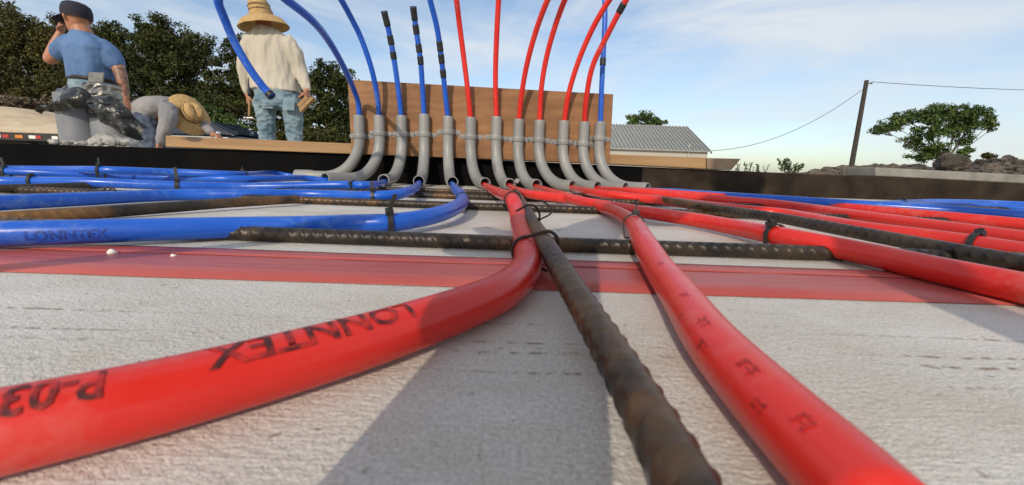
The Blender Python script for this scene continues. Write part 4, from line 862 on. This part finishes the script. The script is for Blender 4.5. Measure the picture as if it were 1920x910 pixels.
# ------------------------------------------------------------ pipe stubs wrapped in torn sheeting
def stubs():
    Y = 1.66; k = Y / F
    def crumple(P, amp, sc, seed, _=0): return [tuple(np.array(p) + amp * np.abs(np.array(noise.noise_vector(Vector(p) * sc + Vector((seed, 0, 0))))) - amp * .4 + .6 * amp * np.array(noise.noise_vector(Vector(p) * sc * 2.7 + Vector((seed, 9, 0))))) for p in P]
    a0, a1 = aty(144, 275, Y), aty(143, 178, Y); b0, b1 = aty(207, 275, Y), aty(192, 158, Y)
    r1 = thing('pipe_stub', (a0[0], Y, .045), 'pale vertical drain pipe stub at left with black plastic round its top', 'pipe stub', 'wrapped pipe stubs')
    a0[2] = .04; P = np.linspace((a1[0], Y, .04), (a1[0], Y, a1[2]), 12); m = hollow(P, 30 * k, 26 * k, 26); autosmooth(m.build('pipe', 'pvcdirty', r1))
    r2 = thing('pipe_stub', (b0[0], Y + .02, .045), 'mortar splashed drain pipe stub with silver foil tape round its top', 'pipe stub', 'wrapped pipe stubs')
    xb = aty(203, 230, Y)[0]; P = np.linspace((xb, Y + .02, .04), (xb, Y + .02, aty(200, 224, Y)[2]), 12); m = hollow(P, 31 * k, 27 * k, 26); autosmooth(m.build('pipe', 'pvcdirty', r2))
    P = np.linspace((xb - .018, Y + .02, aty(190, 226, Y)[2]), (xb - .020, Y + .02, b1[2]), 16); v, f = tube(P, 25 * k + .0025 * np.sin(np.arange(16) * 1.9), 30); mesh_obj('foil_wrap', crumple(v, .009, 34, 3), f, 'foil', r2)
    # mortar on the second stub
    mo = MB().sphere((xb + .025, Y - .01, .07), .082, 16, 26, (1.05, .85, 1.0)); c = np.array((xb, Y, .04))
    mo.v = [tuple(np.array(q) + .018 * np.array(noise.noise_vector(Vector(q) * 16)) + .009 * np.array(noise.noise_vector(Vector(q) * 55))) for q in mo.v]; mo.build('mortar_splash', 'mortar', r2)
    # sheets: grids laid over curves
    def sheet(curve_a, curve_b, nu, nv, amp, seed, name, parent, sag=0):
        A = spline([aty(x, y, Y + d) for x, y, d in curve_a], .01); B = spline([aty(x, y, Y + d) for x, y, d in curve_b], .01)
        ia = np.linspace(0, len(A) - 1, nu); v = []
        for i in range(nu):
            t = i / (nu - 1); pa = A[int(round(t * (len(A) - 1)))]; pb = B[int(round(t * (len(B) - 1)))]
            for j in range(nv):
                s = j / (nv - 1); p = pa * (1 - s) + pb * s; p = p + np.array((0, -.018 * math.sin(s * math.pi), 0)); v.append(p)
        v = crumple(v, amp * .8, 12, seed); f = [(i * nv + j, i * nv + j + 1, (i + 1) * nv + j + 1, (i + 1) * nv + j) for i in range(nu - 1) for j in range(nv - 1)]
        o = mesh_obj(name, v, f, 'plastic', parent); s = o.modifiers.new('thick', 'SOLIDIFY'); s.thickness = .0012; return o
    sheet([(76, 203, -.06), (84, 196, -.07), (105, 196, -.08), (118, 176, -.09), (135, 164, -.09), (160, 166, -.085), (176, 176, -.07)], [(77, 212, -.05), (92, 204, -.07), (112, 208, -.085), (125, 204, -.1), (140, 204, -.1), (162, 202, -.09), (178, 200, -.08)], 80, 30, .015, 1, 'plastic_sheet', r1)
    sheet([(112, 166, .02), (124, 162, .0), (140, 168, -.06), (155, 172, -.08)], [(110, 182, .0), (125, 186, -.05), (140, 190, -.08), (158, 190, -.09)], 50, 22, .018, 6, 'plastic_sheet', r1)
    sheet([(170, 176, -.08), (190, 184, -.09), (215, 186, -.09), (238, 198, -.08), (258, 220, -.07), (277, 236, -.05)], [(176, 204, -.085), (186, 222, -.1), (206, 234, -.11), (226, 247, -.1), (244, 256, -.09), (272, 262, -.05)], 96, 46, .017, 11, 'plastic_sheet', r2)
    sheet([(165, 182, -.07), (180, 184, -.08), (210, 178, -.08), (228, 188, -.06)], [(168, 196, -.08), (185, 200, -.095), (212, 200, -.1), (234, 206, -.08)], 60, 24, .018, 15, 'plastic_sheet', r2)
    for i in range(26):
        px = rnd.uniform(100, 245); r = rnd.uniform(.006, .016); c = aty(px, 269 - rnd.uniform(-1, 4), Y - .12 - rnd.uniform(0, .05)); s = MB().sphere((0, 0, 0), r, 5, 8, (1.3, 1, .7)); o = Vector((i * 3., 1, 2))
        c[2] = max(c[2], .05); s.v = [tuple(np.array(q) * (1 + .5 * noise.noise(Vector(q) * (.9 / r) + o)) + c) for q in s.v]
        M0.append((s, px))
M0 = []
stubs()
mm = MB()
for s, px in M0: mm.add(s.v, s.f)
led = MB(); led.box((aty(95, 270, 1.5)[0], 1.39, .04), (aty(262, 270, 1.5)[0], 1.60, .088)); mm.add(led.v, led.f)
mm.v = [tuple(np.array(q) + .004 * np.array(noise.noise_vector(Vector(q) * 30))) for q in mm.v]
tag(mm.build('mortar_debris', 'mortar'), 'white mortar crumbs along the form top below the pipe stubs', 'debris', kind='stuff')
# ------------------------------------------------------------ people
def ring_loft(sections, n=18, expo=2.4):
    """closed skin over sections (centre, half-width vector, half-depth vector)"""
    v = []; f = []
    for c, a, b in sections:
        for j in range(n):
            t = 2 * math.pi * j / n; ct, st = math.cos(t), math.sin(t); k = (abs(ct) ** expo + abs(st) ** expo) ** (-1 / expo)
            v.append(np.array(c) + k * (ct * np.array(a) + st * np.array(b)))
    m = len(sections)
    for i in range(m - 1):
        for j in range(n): q = (j + 1) % n; f.append((i * n + j, i * n + q, (i + 1) * n + q, (i + 1) * n + j))
    f += [tuple(range(n))[::-1], tuple((m - 1) * n + j for j in range(n))]
    return v, f
def limb(m, pts, rad, sides=12):
    P = spline(pts, .02); s = np.r_[0, np.cumsum(np.linalg.norm(np.diff(P, axis=0), axis=1))]
    ks = [s[int(np.argmin(np.linalg.norm(P - np.array(p), axis=1)))] for p in pts]; r = np.interp(s, ks, rad)
    m.tube(P, r, sides); m.sphere(P[0], r[0] * .98, 6, 10); m.sphere(P[-1], r[-1] * .98, 6, 10); return m
def skin_over(m, name, mat, parent, voxel=.01, smooth=6, wrinkle=0., wsc=14., wst=(1, 1, 1), seed=0):
    me = bpy.data.meshes.new(name); me.from_pydata(m.v, [], m.f); o = bpy.data.objects.new(name, me); COL.objects.link(o)
    r = o.modifiers.new('r', 'REMESH'); r.mode = 'VOXEL'; r.voxel_size = voxel
    if smooth: q = o.modifiers.new('s', 'SMOOTH'); q.factor = .5; q.iterations = smooth
    dg = bpy.context.evaluated_depsgraph_get(); nm = bpy.data.meshes.new_from_object(o.evaluated_get(dg)); bpy.data.objects.remove(o); bpy.data.meshes.remove(me); nm.name = name
    if wrinkle:
        n = len(nm.vertices); co = np.empty(n * 3, np.float32); nm.vertices.foreach_get('co', co); co = co.reshape(-1, 3); no = np.empty(n * 3, np.float32); nm.vertices.foreach_get('normal', no); no = no.reshape(-1, 3)
        w_ = np.array([abs(noise.noise(Vector((p[0] * wsc * wst[0] + seed, p[1] * wsc * wst[1], p[2] * wsc * wst[2])))) + .5 * noise.noise(Vector((p[0] * wsc * 2.1 * wst[0], p[1] * wsc * 2 * wst[1] + seed, p[2] * wsc * 2.1 * wst[2]))) for p in co]) - .2
        co = co - no * (w_ * wrinkle)[:, None]; nm.vertices.foreach_set('co', co.astype(np.float32).ravel())
    nm.polygons.foreach_set('use_smooth', [True] * len(nm.polygons)); nm.update()
    return link(name, nm, mat, parent)
def vec(*a): return np.array(a, float)
def unit(a): a = np.array(a, float); return a / np.linalg.norm(a)
def hand(m, wrist, d, n, side, curl=.9, size=1., spread=.18, thumb=.9):
    """palm and five fingers; d = wrist to knuckles, n = palm normal (fingers curl to it), side = towards the thumb"""
    d = unit(d); n = unit(n - d * (np.dot(n, d))); t = unit(side - d * np.dot(side, d) - n * np.dot(side, n)); L = .085 * size
    W = np.array(wrist, float)
    v, f = ring_loft([(W - d * .01, t * .024 * size, n * .018 * size), (W + d * L * .35, t * .034 * size, n * .017 * size), (W + d * L * .8, t * .041 * size, n * .015 * size), (W + d * L * 1.02, t * .038 * size, n * .011 * size)], 14); m.add(v, f)
    for i, (off, ln) in enumerate(((.030, .072), (.010, .082), (-.010, .076), (-.029, .060))):
        p = W + d * L * .92 + t * off * size; ln *= size; a = 0; dr = unit(d + t * off * 6 * spread); pts = [p]; rr = [.0098 * size]
        for s, fr in enumerate((.45, .32, .23)):
            a += curl * (.75 if s == 0 else 1.05); q = dr * math.cos(a) + n * math.sin(a); pts.append(pts[-1] + q * ln * fr); rr.append((.0092, .0085, .0074)[s] * size)
        limb(m, pts, rr, 8)
    p = W + d * L * .28 + t * .026 * size; q1 = unit(t * .75 + d * .7 + n * .35); q2 = unit(d * .8 + n * thumb + t * .15); limb(m, [p, p + q1 * .034 * size, p + q1 * .034 * size + q2 * .030 * size, p + q1 * .034 * size + q2 * .030 * size + unit(q2 + n * .5) * .024 * size], [.013 * size, .0115 * size, .0105 * size, .0088 * size], 8)
def head(m, c, face, up, s=1.):
    """head with jaw, nose, brow, ears; face = looking direction"""
    face = unit(face); up = unit(up - face * np.dot(up, face)); sd = np.cross(up, face)
    secs = []
    for h, wd, dp, off in ((-.115, .030, .035, .045), (-.10, .048, .055, .03), (-.06, .062, .080, .012), (-.01, .071, .094, 0), (.045, .075, .099, -.004), (.085, .066, .088, -.008), (.112, .040, .055, -.010), (.122, .012, .016, -.01)): secs.append((c + up * h * s + face * off * s, sd * wd * s, face * dp * s))
    m.add(*ring_loft(secs, 18, 2.1))
    limb(m, [c + face * .088 * s + up * .012 * s, c + face * .108 * s - up * .022 * s, c + face * .098 * s - up * .034 * s], [.010 * s, .014 * s, .012 * s], 8)   # nose
    limb(m, [c + face * .088 * s - up * .062 * s + sd * .022 * s, c + face * .094 * s - up * .064 * s, c + face * .088 * s - up * .062 * s - sd * .022 * s], [.006 * s, .009 * s, .006 * s], 8)  # mouth
    limb(m, [c + face * .086 * s + up * .024 * s + sd * .045 * s, c + face * .096 * s + up * .028 * s, c + face * .086 * s + up * .024 * s - sd * .045 * s], [.009 * s, .010 * s, .009 * s], 8)  # brow
    for g in (-1, 1):
        e = c + sd * g * .078 * s - face * .008 * s; limb(m, [e + up * .028 * s - face * .008 * s, e + sd * g * .012 * s + up * .008 * s - face * .012 * s, e - up * .026 * s], [.009 * s, .012 * s, .009 * s], 8)
def revolve(prof, c, up, front, n=36, fun=None):
    up = unit(up); front = unit(front - up * np.dot(front, up)); sd = np.cross(front, up); v = []; f = []
    for r, z in prof:
        for j in range(n):
            a = 2 * math.pi * j / n; rr, zz = (r, z) if fun is None else fun(r, z, a); v.append(c + up * zz + rr * (math.cos(a) * front * 1.12 + math.sin(a) * sd))
    for i in range(len(prof) - 1):
        for j in range(n): q = (j + 1) % n; f.append((i * n + j, i * n + q, (i + 1) * n + q, (i + 1) * n + j))
    return v, f
def straw_hat(parent, c, up, front, R=.2, droop=.06, crown=.13, seed=0, bend=.03):
    h = tag(empty('straw_hat', c), *parent['hat'])
    def fn(r, z, a):
        if r > .1: z += bend * math.cos(2 * a) * ((r - .1) / .1) + .008 * noise.noise((math.cos(a) * 2, math.sin(a) * 2, seed))
        elif z > crown * .75: z -= .022 * max(0, math.cos(a) ** 8) * (1 - 0) + .012
        return r, z
    br = [(.092, .0), (.11, -.004), (.14, -.016), (.17, -.034), (R, -droop), (R + .003, -droop - .004), (R - .002, -droop - .008), (.17, -.042), (.14, -.024), (.11, -.012), (.090, -.008)]
    v, f = revolve(br, c, up, front, fun=fn); mesh_obj('brim', v, f, 'straw', h, True)
    cr_ = [(.090, -.008), (.090, .02), (.087, .05), (.083, .085), (.078, crown * .85), (.066, crown), (.045, crown + .006), (.02, crown - .004), (.002, crown - .008)]
    v, f = revolve(cr_, c, up, front, fun=fn); mesh_obj('crown', v, f, 'straw', h, True)
    for z in ((.012, .03), (.062, .07)) if seed else ((.045, .052), (.082, .090)):
        v, f = revolve([(.0925, z[0]), (.0925 - .05 * (z[1] - .02), z[1])], c, up, front); mesh_obj('band', v, f, 'strawband', h, True)
    return h
def boots(parent, pts):
    for p, d in pts:
        d = unit(d); m = MB(); s = np.cross((0, 0, 1), d); v, f = ring_loft([(p + vec(0, 0, .16), s * .055, d * .06), (p + vec(0, 0, .08), s * .052, d * .065), (p + d * .02 + vec(0, 0, .05), s * .052, d * .11), (p + d * .06 + vec(0, 0, .02), s * .054, d * .15), (p + d * .06 + vec(0, 0, -.02), s * .054, d * .155)], 14); m.add(v, f); m.build('boot', 'boot', parent, True)
class PersonTag(dict): pass

# --- man in cream shirt and tall straw hat, seen from behind
def man_straw():
    Y = 3.9; q = lambda x, y, d=0: aty(x, y, Y + d); lat = unit(vec(1, .10, -.03)); dep = unit(vec(-.10, 1, 0))
    root = thing('person', vec(q(522, 360)[0], Y, GZ), 'person in cream shirt, faded jeans and tall straw hat standing with his back turned', 'person', 'workers behind the form')
    b = MB(); hc = q(491, 26, .02); head(b, hc, vec(-.25, 1, -.12), vec(0, 0, 1))
    limb(b, [q(495, 40, .01), q(497, 58, 0)], [.058, .068]); b.add(*ring_loft([(q(518, 178), lat * .15, dep * .11), (q(512, 130), lat * .14, dep * .10), (q(507, 90), lat * .16, dep * .10), (q(502, 68), lat * .16, dep * .08), (q(497, 52), lat * .06, dep * .06)]))
    limb(b, [q(468, 78), q(459, 125, -.03), q(464, 176, -.02)], [.055, .040, .028]); limb(b, [q(543, 86), q(563, 132, .02), q(575, 169, -.04)], [.055, .040, .028])
    limb(b, [q(498, 185), q(499, 225, .01), q(501, 256, .03), q(503, 345)], [.07, .052, .042, .032]); limb(b, [q(544, 188), q(550, 226, .01), q(552, 258, .03), q(555, 350)], [.07, .052, .042, .032])
    hand(b, q(465, 176, -.02), vec(.02, -.1, -1), vec(.9, .5, 0), vec(.35, -1, 0), 1.15); hand(b, q(575.5, 169, -.04), vec(.06, -.05, -1), vec(-1, .2, 0), vec(-.3, -1, 0), .75)
    skin_over(b, 'body', 'skin', root, .0075, 3)
    s = MB(); s.add(*ring_loft([(q(518, 172), lat * .212, dep * .145), (q(516, 156), lat * .200, dep * .140), (q(512, 128), lat * .182, dep * .128), (q(508, 100), lat * .188, dep * .125), (q(505, 80), lat * .200, dep * .112), (q(502, 66), lat * .165, dep * .09), (q(497, 50), lat * .075, dep * .07)], 22))
    limb(s, [q(472, 76), q(465, 95, -.01), q(458, 125, -.03), q(464, 170, -.02)], [.075, .074, .058, .042]); limb(s, [q(540, 82), q(552, 102, 0), q(563, 132, .02), q(574, 165, -.04)], [.075, .072, .057, .042])
    skin_over(s, 'shirt', 'whiteshirt', root, .009, 5, .018, 10, (1.5, 1, .35), 3)
    s = MB(); s.add(*ring_loft([(q(519, 160), lat * .17, dep * .125), (q(520, 176), lat * .185, dep * .14), (q(521, 192), lat * .19, dep * .14), (q(522, 204), lat * .17, dep * .12)], 18)); limb(s, [q(496, 190), q(499, 225, .01), q(501, 256, .03), q(503, 345)], [.098, .080, .068, .062]); limb(s, [q(546, 192), q(550, 226, .01), q(552, 258, .03), q(555, 350)], [.098, .082, .069, .062])
    j = skin_over(s, 'jeans', 'jeans', root, .009, 4, .020, 15, (.7, 1, 1.3), 8)
    c = q(541, 195, -.128); MB().obox(c + dep * .006, lat * .050, dep * .004, vec(.008, 0, .055)).build('pocket', 'jeans', root, bevel=.003)
    c = q(500, 192, -.120); MB().obox(c + dep * .008, lat * .048, dep * .004, vec(0, 0, .052)).build('pocket', 'jeans', root, bevel=.003)
    boots(root, [(vec(q(505, 350)[0], Y, GZ + .02), vec(-.2, 1, 0)), (vec(q(553, 352)[0], Y + .02, GZ + .02), vec(.2, 1, 0))])
    root['hat'] = ('tall crowned straw hat with a wide drooping brim on the standing man', 'hat'); straw_hat(root, q(490, 31, .0), vec(-.15, -.10, 1), vec(-.25, 1, 0), .205, .085, .15, 0, .0); del root['hat']
    # hammer hanging from his left hand
    Yh = Y - .06; g = lambda x, y, d=0: aty(x, y, Yh + d); h = thing('hammer', g(467.5, 224), 'claw hammer held head down in the left hand of the straw hat man', 'hammer')
    P = np.linspace(g(469, 147), g(467, 219), 14); MB().tube(P[:7], .0165, 10).build('grip', 'rubber', h, True); MB().tube(P[6:], .010, 8).build('handle', 'lumber', h, True)
    e = g(467, 222); MB().tube([e + (-.045, 0, .0), e + (-.03, 0, 0), e + (-.028, 0, 0), e + (.0, 0, .002), e + (.03, 0, .004), e + (.062, 0, -.012)], [.016, .016, .011, .013, .010, .004], 10, ref=(0, 0, 1)).build('hammer_head', 'steel', h, True)
    # wood offcuts in his right hand
    for (p0, p1, p2, p3), dd, lab in ((((556, 196), (572, 180), (578, 184), (561, 202)), -.10, 'pale wood offcut held in the right hand of the straw hat man'), (((563, 211), (560, 203), (583, 181), (588, 184)), -.12, 'second wood offcut below the first in his right hand')):
        v, f = prism([aty(*p, Y + dd) for p in (p0, p1, p2, p3)], .05); tag(MB().add(v, f).build('wood_offcut', 'lumber', bevel=.002), lab, 'wood offcut', 'wood offcuts in hand')
man_straw()

# --- man in blue shirt and cap
def man_blue():
    Y = 4.0; q = lambda x, y, d=0: aty(x, y, Y + d); lat = unit(vec(1, -.28, -.06)); dep = unit(vec(.28, 1, 0))
    root = thing('person', vec(q(180, 350)[0], Y, GZ), 'person in blue shirt and dark cap with one hand raised to his face', 'person', 'workers behind the form')
    b = MB(); hc = q(143, 36, 0); face = unit(vec(-1, .35, -.05)); head(b, hc, face, vec(-.1, 0, 1), 1.06)
    limb(b, [q(149, 48, .01), q(156, 66, 0)], [.066, .078]); b.add(*ring_loft([(q(172, 160), lat * .15, dep * .12), (q(166, 110), lat * .16, dep * .11), (q(160, 84), lat * .18, dep * .10), (q(156, 70), lat * .1, dep * .07)]))
    limb(b, [q(124, 84), q(112, 96, .0), q(93, 112, .02), q(103, 84, .07), q(113, 62, .10)], [.062, .052, .046, .040, .029])
    hand(b, q(113, 62, .10), vec(.35, .1, 1), vec(.9, .1, -.1), vec(.1, -1, .2), .75)
    limb(b, [q(200, 96), q(219, 122, 0), q(229, 150, -.02), q(235, 186, -.03)], [.062, .054, .046, .031])
    hand(b, q(236, 187, -.03), vec(.15, -.05, -1), vec(-1, .4, 0), vec(-.3, -1, 0), .5)
    limb(b, [q(155, 160), q(160, 240), q(164, 340)], [.085, .06, .045]); limb(b, [q(192, 160), q(198, 240), q(200, 340)], [.085, .06, .045])
    body = skin_over(b, 'body', 'skin', root, .0075, 3)
    body.data.materials.append(M['tattoo'])
    w0, w1 = q(222, 128), q(235, 186)
    for p in body.data.polygons:
        c = np.array(p.center); t = np.dot(c - w0, w1 - w0) / np.dot(w1 - w0, w1 - w0)
        if 0 < t < .93 and np.linalg.norm(c - (w0 + t * (w1 - w0))) < .085 and c[0] > q(212, 140)[0]: p.material_index = 1
    s = MB(); s.add(*ring_loft([(q(172, 152), lat * .186, dep * .145), (q(171, 138), lat * .188, dep * .145), (q(167, 112), lat * .205, dep * .145), (q(161, 90), lat * .245, dep * .138), (q(157, 77), lat * .225, dep * .112), (q(155, 67), lat * .14, dep * .085), (q(153, 60), lat * .08, dep * .075)], 22))
    limb(s, [q(128, 82), q(118, 92), q(112, 99, .0)], [.082, .080, .076]); limb(s, [q(192, 90), q(207, 104), q(216, 119, 0)], [.086, .084, .076])
    skin_over(s, 'shirt', 'blueshirt', root, .009, 5, .012, 9, (1.0, 1, .8), 5)
    s = MB(); s.add(*ring_loft([(q(173, 147), lat * .17, dep * .135), (q(173, 160), lat * .185, dep * .145), (q(174, 176), lat * .18, dep * .14)], 18)); limb(s, [q(156, 170), q(160, 240), q(165, 340)], [.1, .085, .075]); limb(s, [q(192, 170), q(198, 240), q(201, 340)], [.1, .085, .075]); skin_over(s, 'jeans', 'jeans', root, .01, 4, .014, 15)
    v, f = ring_loft([(q(173, 153), lat * .187, dep * .15), (q(173, 146.5), lat * .184, dep * .147)], 22); mesh_obj('belt', v, f, 'belt', root, True)
    c = q(176, 145, -.17); MB().obox(c + dep * .015, lat * .10, dep * .008, vec(.012, 0, .045)).build('tool_pouch', 'pouch', root, bevel=.008)
    boots(root, [(vec(q(165, 340)[0], Y, GZ + .02), vec(-.5, 1, 0)), (vec(q(201, 340)[0], Y + .02, GZ + .02), vec(.1, 1, 0))])
    cp = tag(empty('cap', q(142, 26)), 'dark navy cap with its peak to the left, on the man in blue', 'cap'); up = unit(vec(.10, .02, 1)); cc = q(144, 31.5, 0)
    v, f = revolve([(.103, -.012), (.106, .02), (.104, .06), (.092, .095), (.065, .115), (.03, .124), (.002, .126)], cc, up, face, 28); mesh_obj('dome', v, f, 'cap', cp, True)
    sd = unit(np.cross(up, face)); v = []; f = []
    for i in range(7):
        t = i / 6
        for j in range(9): a = -1.05 + 2.1 * j / 8; r = .105 + .075 * t * max(0, math.cos(a)) ** .6; v.append(cc + face * r * math.cos(a) * 1.1 + sd * r * math.sin(a) + up * (-.005 - .03 * t - .012 * abs(math.sin(a)) * t))
    f = [(i * 9 + j, i * 9 + j + 1, (i + 1) * 9 + j + 1, (i + 1) * 9 + j) for i in range(6) for j in range(8)]; o = mesh_obj('peak', v, f, 'cap', cp, True); sm = o.modifiers.new('thick', 'SOLIDIFY'); sm.thickness = .004
man_blue()

# --- man bending down with straw hat
def man_bent():
    Y = 4.15; q = lambda x, y, d=0: aty(x, y, Y + d); dep = vec(0, 1, 0)
    root = thing('person', vec(q(285, 350)[0], Y, GZ), 'person bent over in grey shirt reaching down to the plank', 'person', 'workers behind the form')
    b = MB(); ax = unit(vec(1, -.15, -.30)); hc = q(350, 214, .02); head(b, hc, unit(vec(.2, -.25, -1)), ax)
    limb(b, [q(330, 204), q(343, 211, .01)], [.066, .058]); b.add(*ring_loft([(q(270, 215), vec(0, 0, .12), dep * .15), (q(300, 208), vec(.02, 0, .12), dep * .15), (q(325, 205), vec(.03, 0, .10), dep * .15), (q(336, 207), vec(.03, 0, .06), dep * .08)]))
    limb(b, [q(318, 210, -.18), q(313, 236, -.22), q(301, 266, -.24), q(299, 272, -.24)], [.055, .042, .030, .028]); limb(b, [q(324, 212, .18), q(372, 229, .12), q(398, 248, .0)], [.055, .042, .029])
    hand(b, q(299, 271, -.24), vec(-.1, -.1, -1), vec(1, .2, 0), vec(.2, -1, 0), .6); hand(b, q(398, 248, .0), vec(.9, -.1, -.55), vec(-.3, 0, -1), vec(.2, -1, .2), .4)
    limb(b, [q(272, 222, -.1), q(288, 270, -.10), q(284, 340, -.08)], [.09, .062, .045]); limb(b, [q(272, 222, .1), q(284, 270, .12), q(278, 340, .14)], [.09, .062, .045])
    skin_over(b, 'body', 'skin', root, .0075, 3)
    s = MB(); s.add(*ring_loft([(q(263, 217), vec(-.02, 0, .115), dep * .15), (q(272, 212), vec(.0, 0, .135), dep * .175), (q(292, 207), vec(.02, 0, .135), dep * .178), (q(312, 204), vec(.03, 0, .115), dep * .19), (q(326, 203), vec(.03, 0, .085), dep * .16), (q(335, 205), vec(.03, 0, .06), dep * .08)], 20))
    limb(s, [q(316, 207, -.16), q(316, 222, -.20), q(312, 238, -.22), q(302, 264, -.24)], [.080, .074, .062, .050]); limb(s, [q(322, 208, .16), q(350, 220, .15), q(373, 230, .12), q(396, 246.5, .0)], [.078, .064, .054, .042])
    skin_over(s, 'shirt', 'greyshirt', root, .009, 5, .012, 9, (1, 1, 1), 2)
    s = MB(); s.add(*ring_loft([(q(262, 222), vec(-.01, 0, .11), dep * .15), (q(273, 224), vec(.0, 0, .14), dep * .172), (q(285, 224), vec(.0, 0, .12), dep * .165)], 18)); limb(s, [q(272, 228, -.1), q(289, 270, -.10), q(285, 340, -.08)], [.115, .09, .078]); limb(s, [q(272, 228, .1), q(284, 270, .12), q(278, 340, .14)], [.115, .09, .078]); skin_over(s, 'jeans', 'darkjeans', root, .01, 4, .018, 13)
    boots(root, [(vec(q(285, 345)[0], Y - .08, GZ + .02), vec(1, -.1, 0)), (vec(q(278, 345)[0], Y + .14, GZ + .02), vec(1, .1, 0))])
    root['hat'] = ('yellow straw hat with round crown on the bent-over worker', 'hat'); straw_hat(root, q(358, 213, -.01), unit(vec(.83, -.45, .33)), vec(-.33, 0, 1), .185, .045, .11, 4, .012); del root['hat']
man_bent()

# --- the photographer, crouching behind and to the right of the camera; only the shadow of arm and phone shows
def photographer():
    c = CAM - fwd * .006
    ph = thing('smartphone', c + cU * .055 - cR * .004 - vec(0, 0, .07), 'black smartphone taking the picture, only its shadow on the foam shows', 'smartphone')
    pc = c + cU * .060 - cR * .032
    MB().obox(pc + cR * .001, cR * .026 + cU * .002, fwd * .0035, cU * .078 - cR * .005).build('shell', 'phone', ph, bevel=.003); MB().obox(pc + cR * .001 - fwd * .0037, cR * .024 + cU * .0019, fwd * .0004, cU * .075 - cR * .0048).build('screen', 'phoneglass', ph)
    root = thing('person', (.72, -.95, 0), 'crouching person holding the phone, seen only as the shadow in the foreground', 'person')
    b = MB(); hw = pc + cU * .135 - fwd * .045 + cR * .008; el = vec(.0, -.20, .47); sh = vec(.25, -.46, .80)
    limb(b, [sh, el, hw], [.058, .042, .030]); hand(b, hw, vec(-.15, .35, -1), vec(-.3, 1, .1), vec(-1, 0, .1), .45, 1.15, .9)
    hd = vec(.30, -.25, .98); head(b, hd, vec(-.4, .7, -.7), vec(.1, .4, 1)); limb(b, [hd - vec(0, .06, .08), vec(.42, -.48, .86)], [.058, .066])
    lat = unit(vec(.75, .6, 0)); up = unit(vec(.25, -.5, -.05)); dp = unit(np.cross(lat, up)); sec = [(vec(.40, -.46, .84), lat * .15, dp * .08), (vec(.46, -.56, .84), lat * .19, dp * .10), (vec(.58, -.75, .80), lat * .16, dp * .11), (vec(.70, -.95, .72), lat * .16, dp * .12)]
    b.add(*ring_loft(sec)); sh2 = vec(.56, -.38, .80); limb(b, [sh2, vec(.72, -.25, .58), vec(.66, -.42, .42)], [.058, .044, .03])
    hand(b, vec(.66, -.42, .42), vec(-.1, -.5, -.6), vec(0, .3, -1), vec(-1, 0, 0), .3)
    limb(b, [vec(.64, -.90, .70), vec(.60, -.50, .40), vec(.62, -.78, .08)], [.085, .06, .04]); limb(b, [vec(.82, -1.0, .70), vec(.88, -.62, .42), vec(.90, -.92, .08)], [.085, .06, .04])
    skin_over(b, 'body', 'skin', root, .009, 3)
    s = MB(); s.add(*ring_loft([(a, x * 1.12, y * 1.15) for a, x, y in sec])); limb(s, [sh, el, el * .75 + hw * .25], [.076, .058, .055]); limb(s, [sh2, vec(.72, -.25, .58)], [.076, .062]); skin_over(s, 'shirt', 'greyshirt', root, .011, 4)
    s = MB(); s.add(*ring_loft([(vec(.67, -.90, .74), lat * .17, dp * .14), (vec(.74, -1.0, .68), lat * .18, dp * .14)])); limb(s, [vec(.64, -.90, .70), vec(.60, -.50, .40), vec(.62, -.78, .10)], [.1, .085, .065]); limb(s, [vec(.82, -1.0, .70), vec(.88, -.62, .42), vec(.90, -.92, .10)], [.1, .085, .065]); skin_over(s, 'jeans', 'darkjeans', root, .011, 4)
    boots(root, [(vec(.62, -.78, .02), vec(-.1, 1, 0)), (vec(.90, -.92, .02), vec(.1, 1, 0))])
photographer()
# grey tube added behind the camera to cast a shadow stripe at right
P = np.linspace((.133, -.12, .0), (.133, -.12, .30), 20); o = thing('shadow_tube', (.133, -.12, 0), 'upright grey tube added beside the camera to cast the narrow shadow at right', 'shadow caster'); autosmooth(hollow(P, .0163, .0136).build('tube', 'pvc', o))
PRINT_ANG = .36
# print on the foreground red pipe, upside down to the camera
print6(750, 600, 'LONNTEX', .0100, PRINT_ANG, 1.02)
print6(205, 770, 'P-03', .0090, PRINT_ANG + .1, .80)
P7 = PIPE[7]; s7 = np.r_[0, np.cumsum(np.linalg.norm(np.diff(P7, axis=0), axis=1))]
P5 = PIPE[5]; s5 = np.r_[0, np.cumsum(np.linalg.norm(np.diff(P5, axis=0), axis=1))]

for px, py, t_, an in ((1300, 590, ';:II', -.5), (1350, 650, ':I;.I:;', -.55), (1320, 615, '.:;', -1.2), (1370, 690, ':.;:I.', -1.15), (1450, 760, ':I;:.II', -.55), (1480, 800, ';.:;', -1.15), (1250, 525, ';:.I', -.5), (1570, 880, 'I:;I', -.6)):
    print_on(P7, s7[nearest(P7, px, py)], an, t_, .0040, PR, PIPEOBJ[7], 'inkfaint', flip=False)
print_on(P5, s5[nearest(P5, 60, 440)], 1.62, 'LONNTEX', .0075, PR, PIPEOBJ[5], 'inkblue')
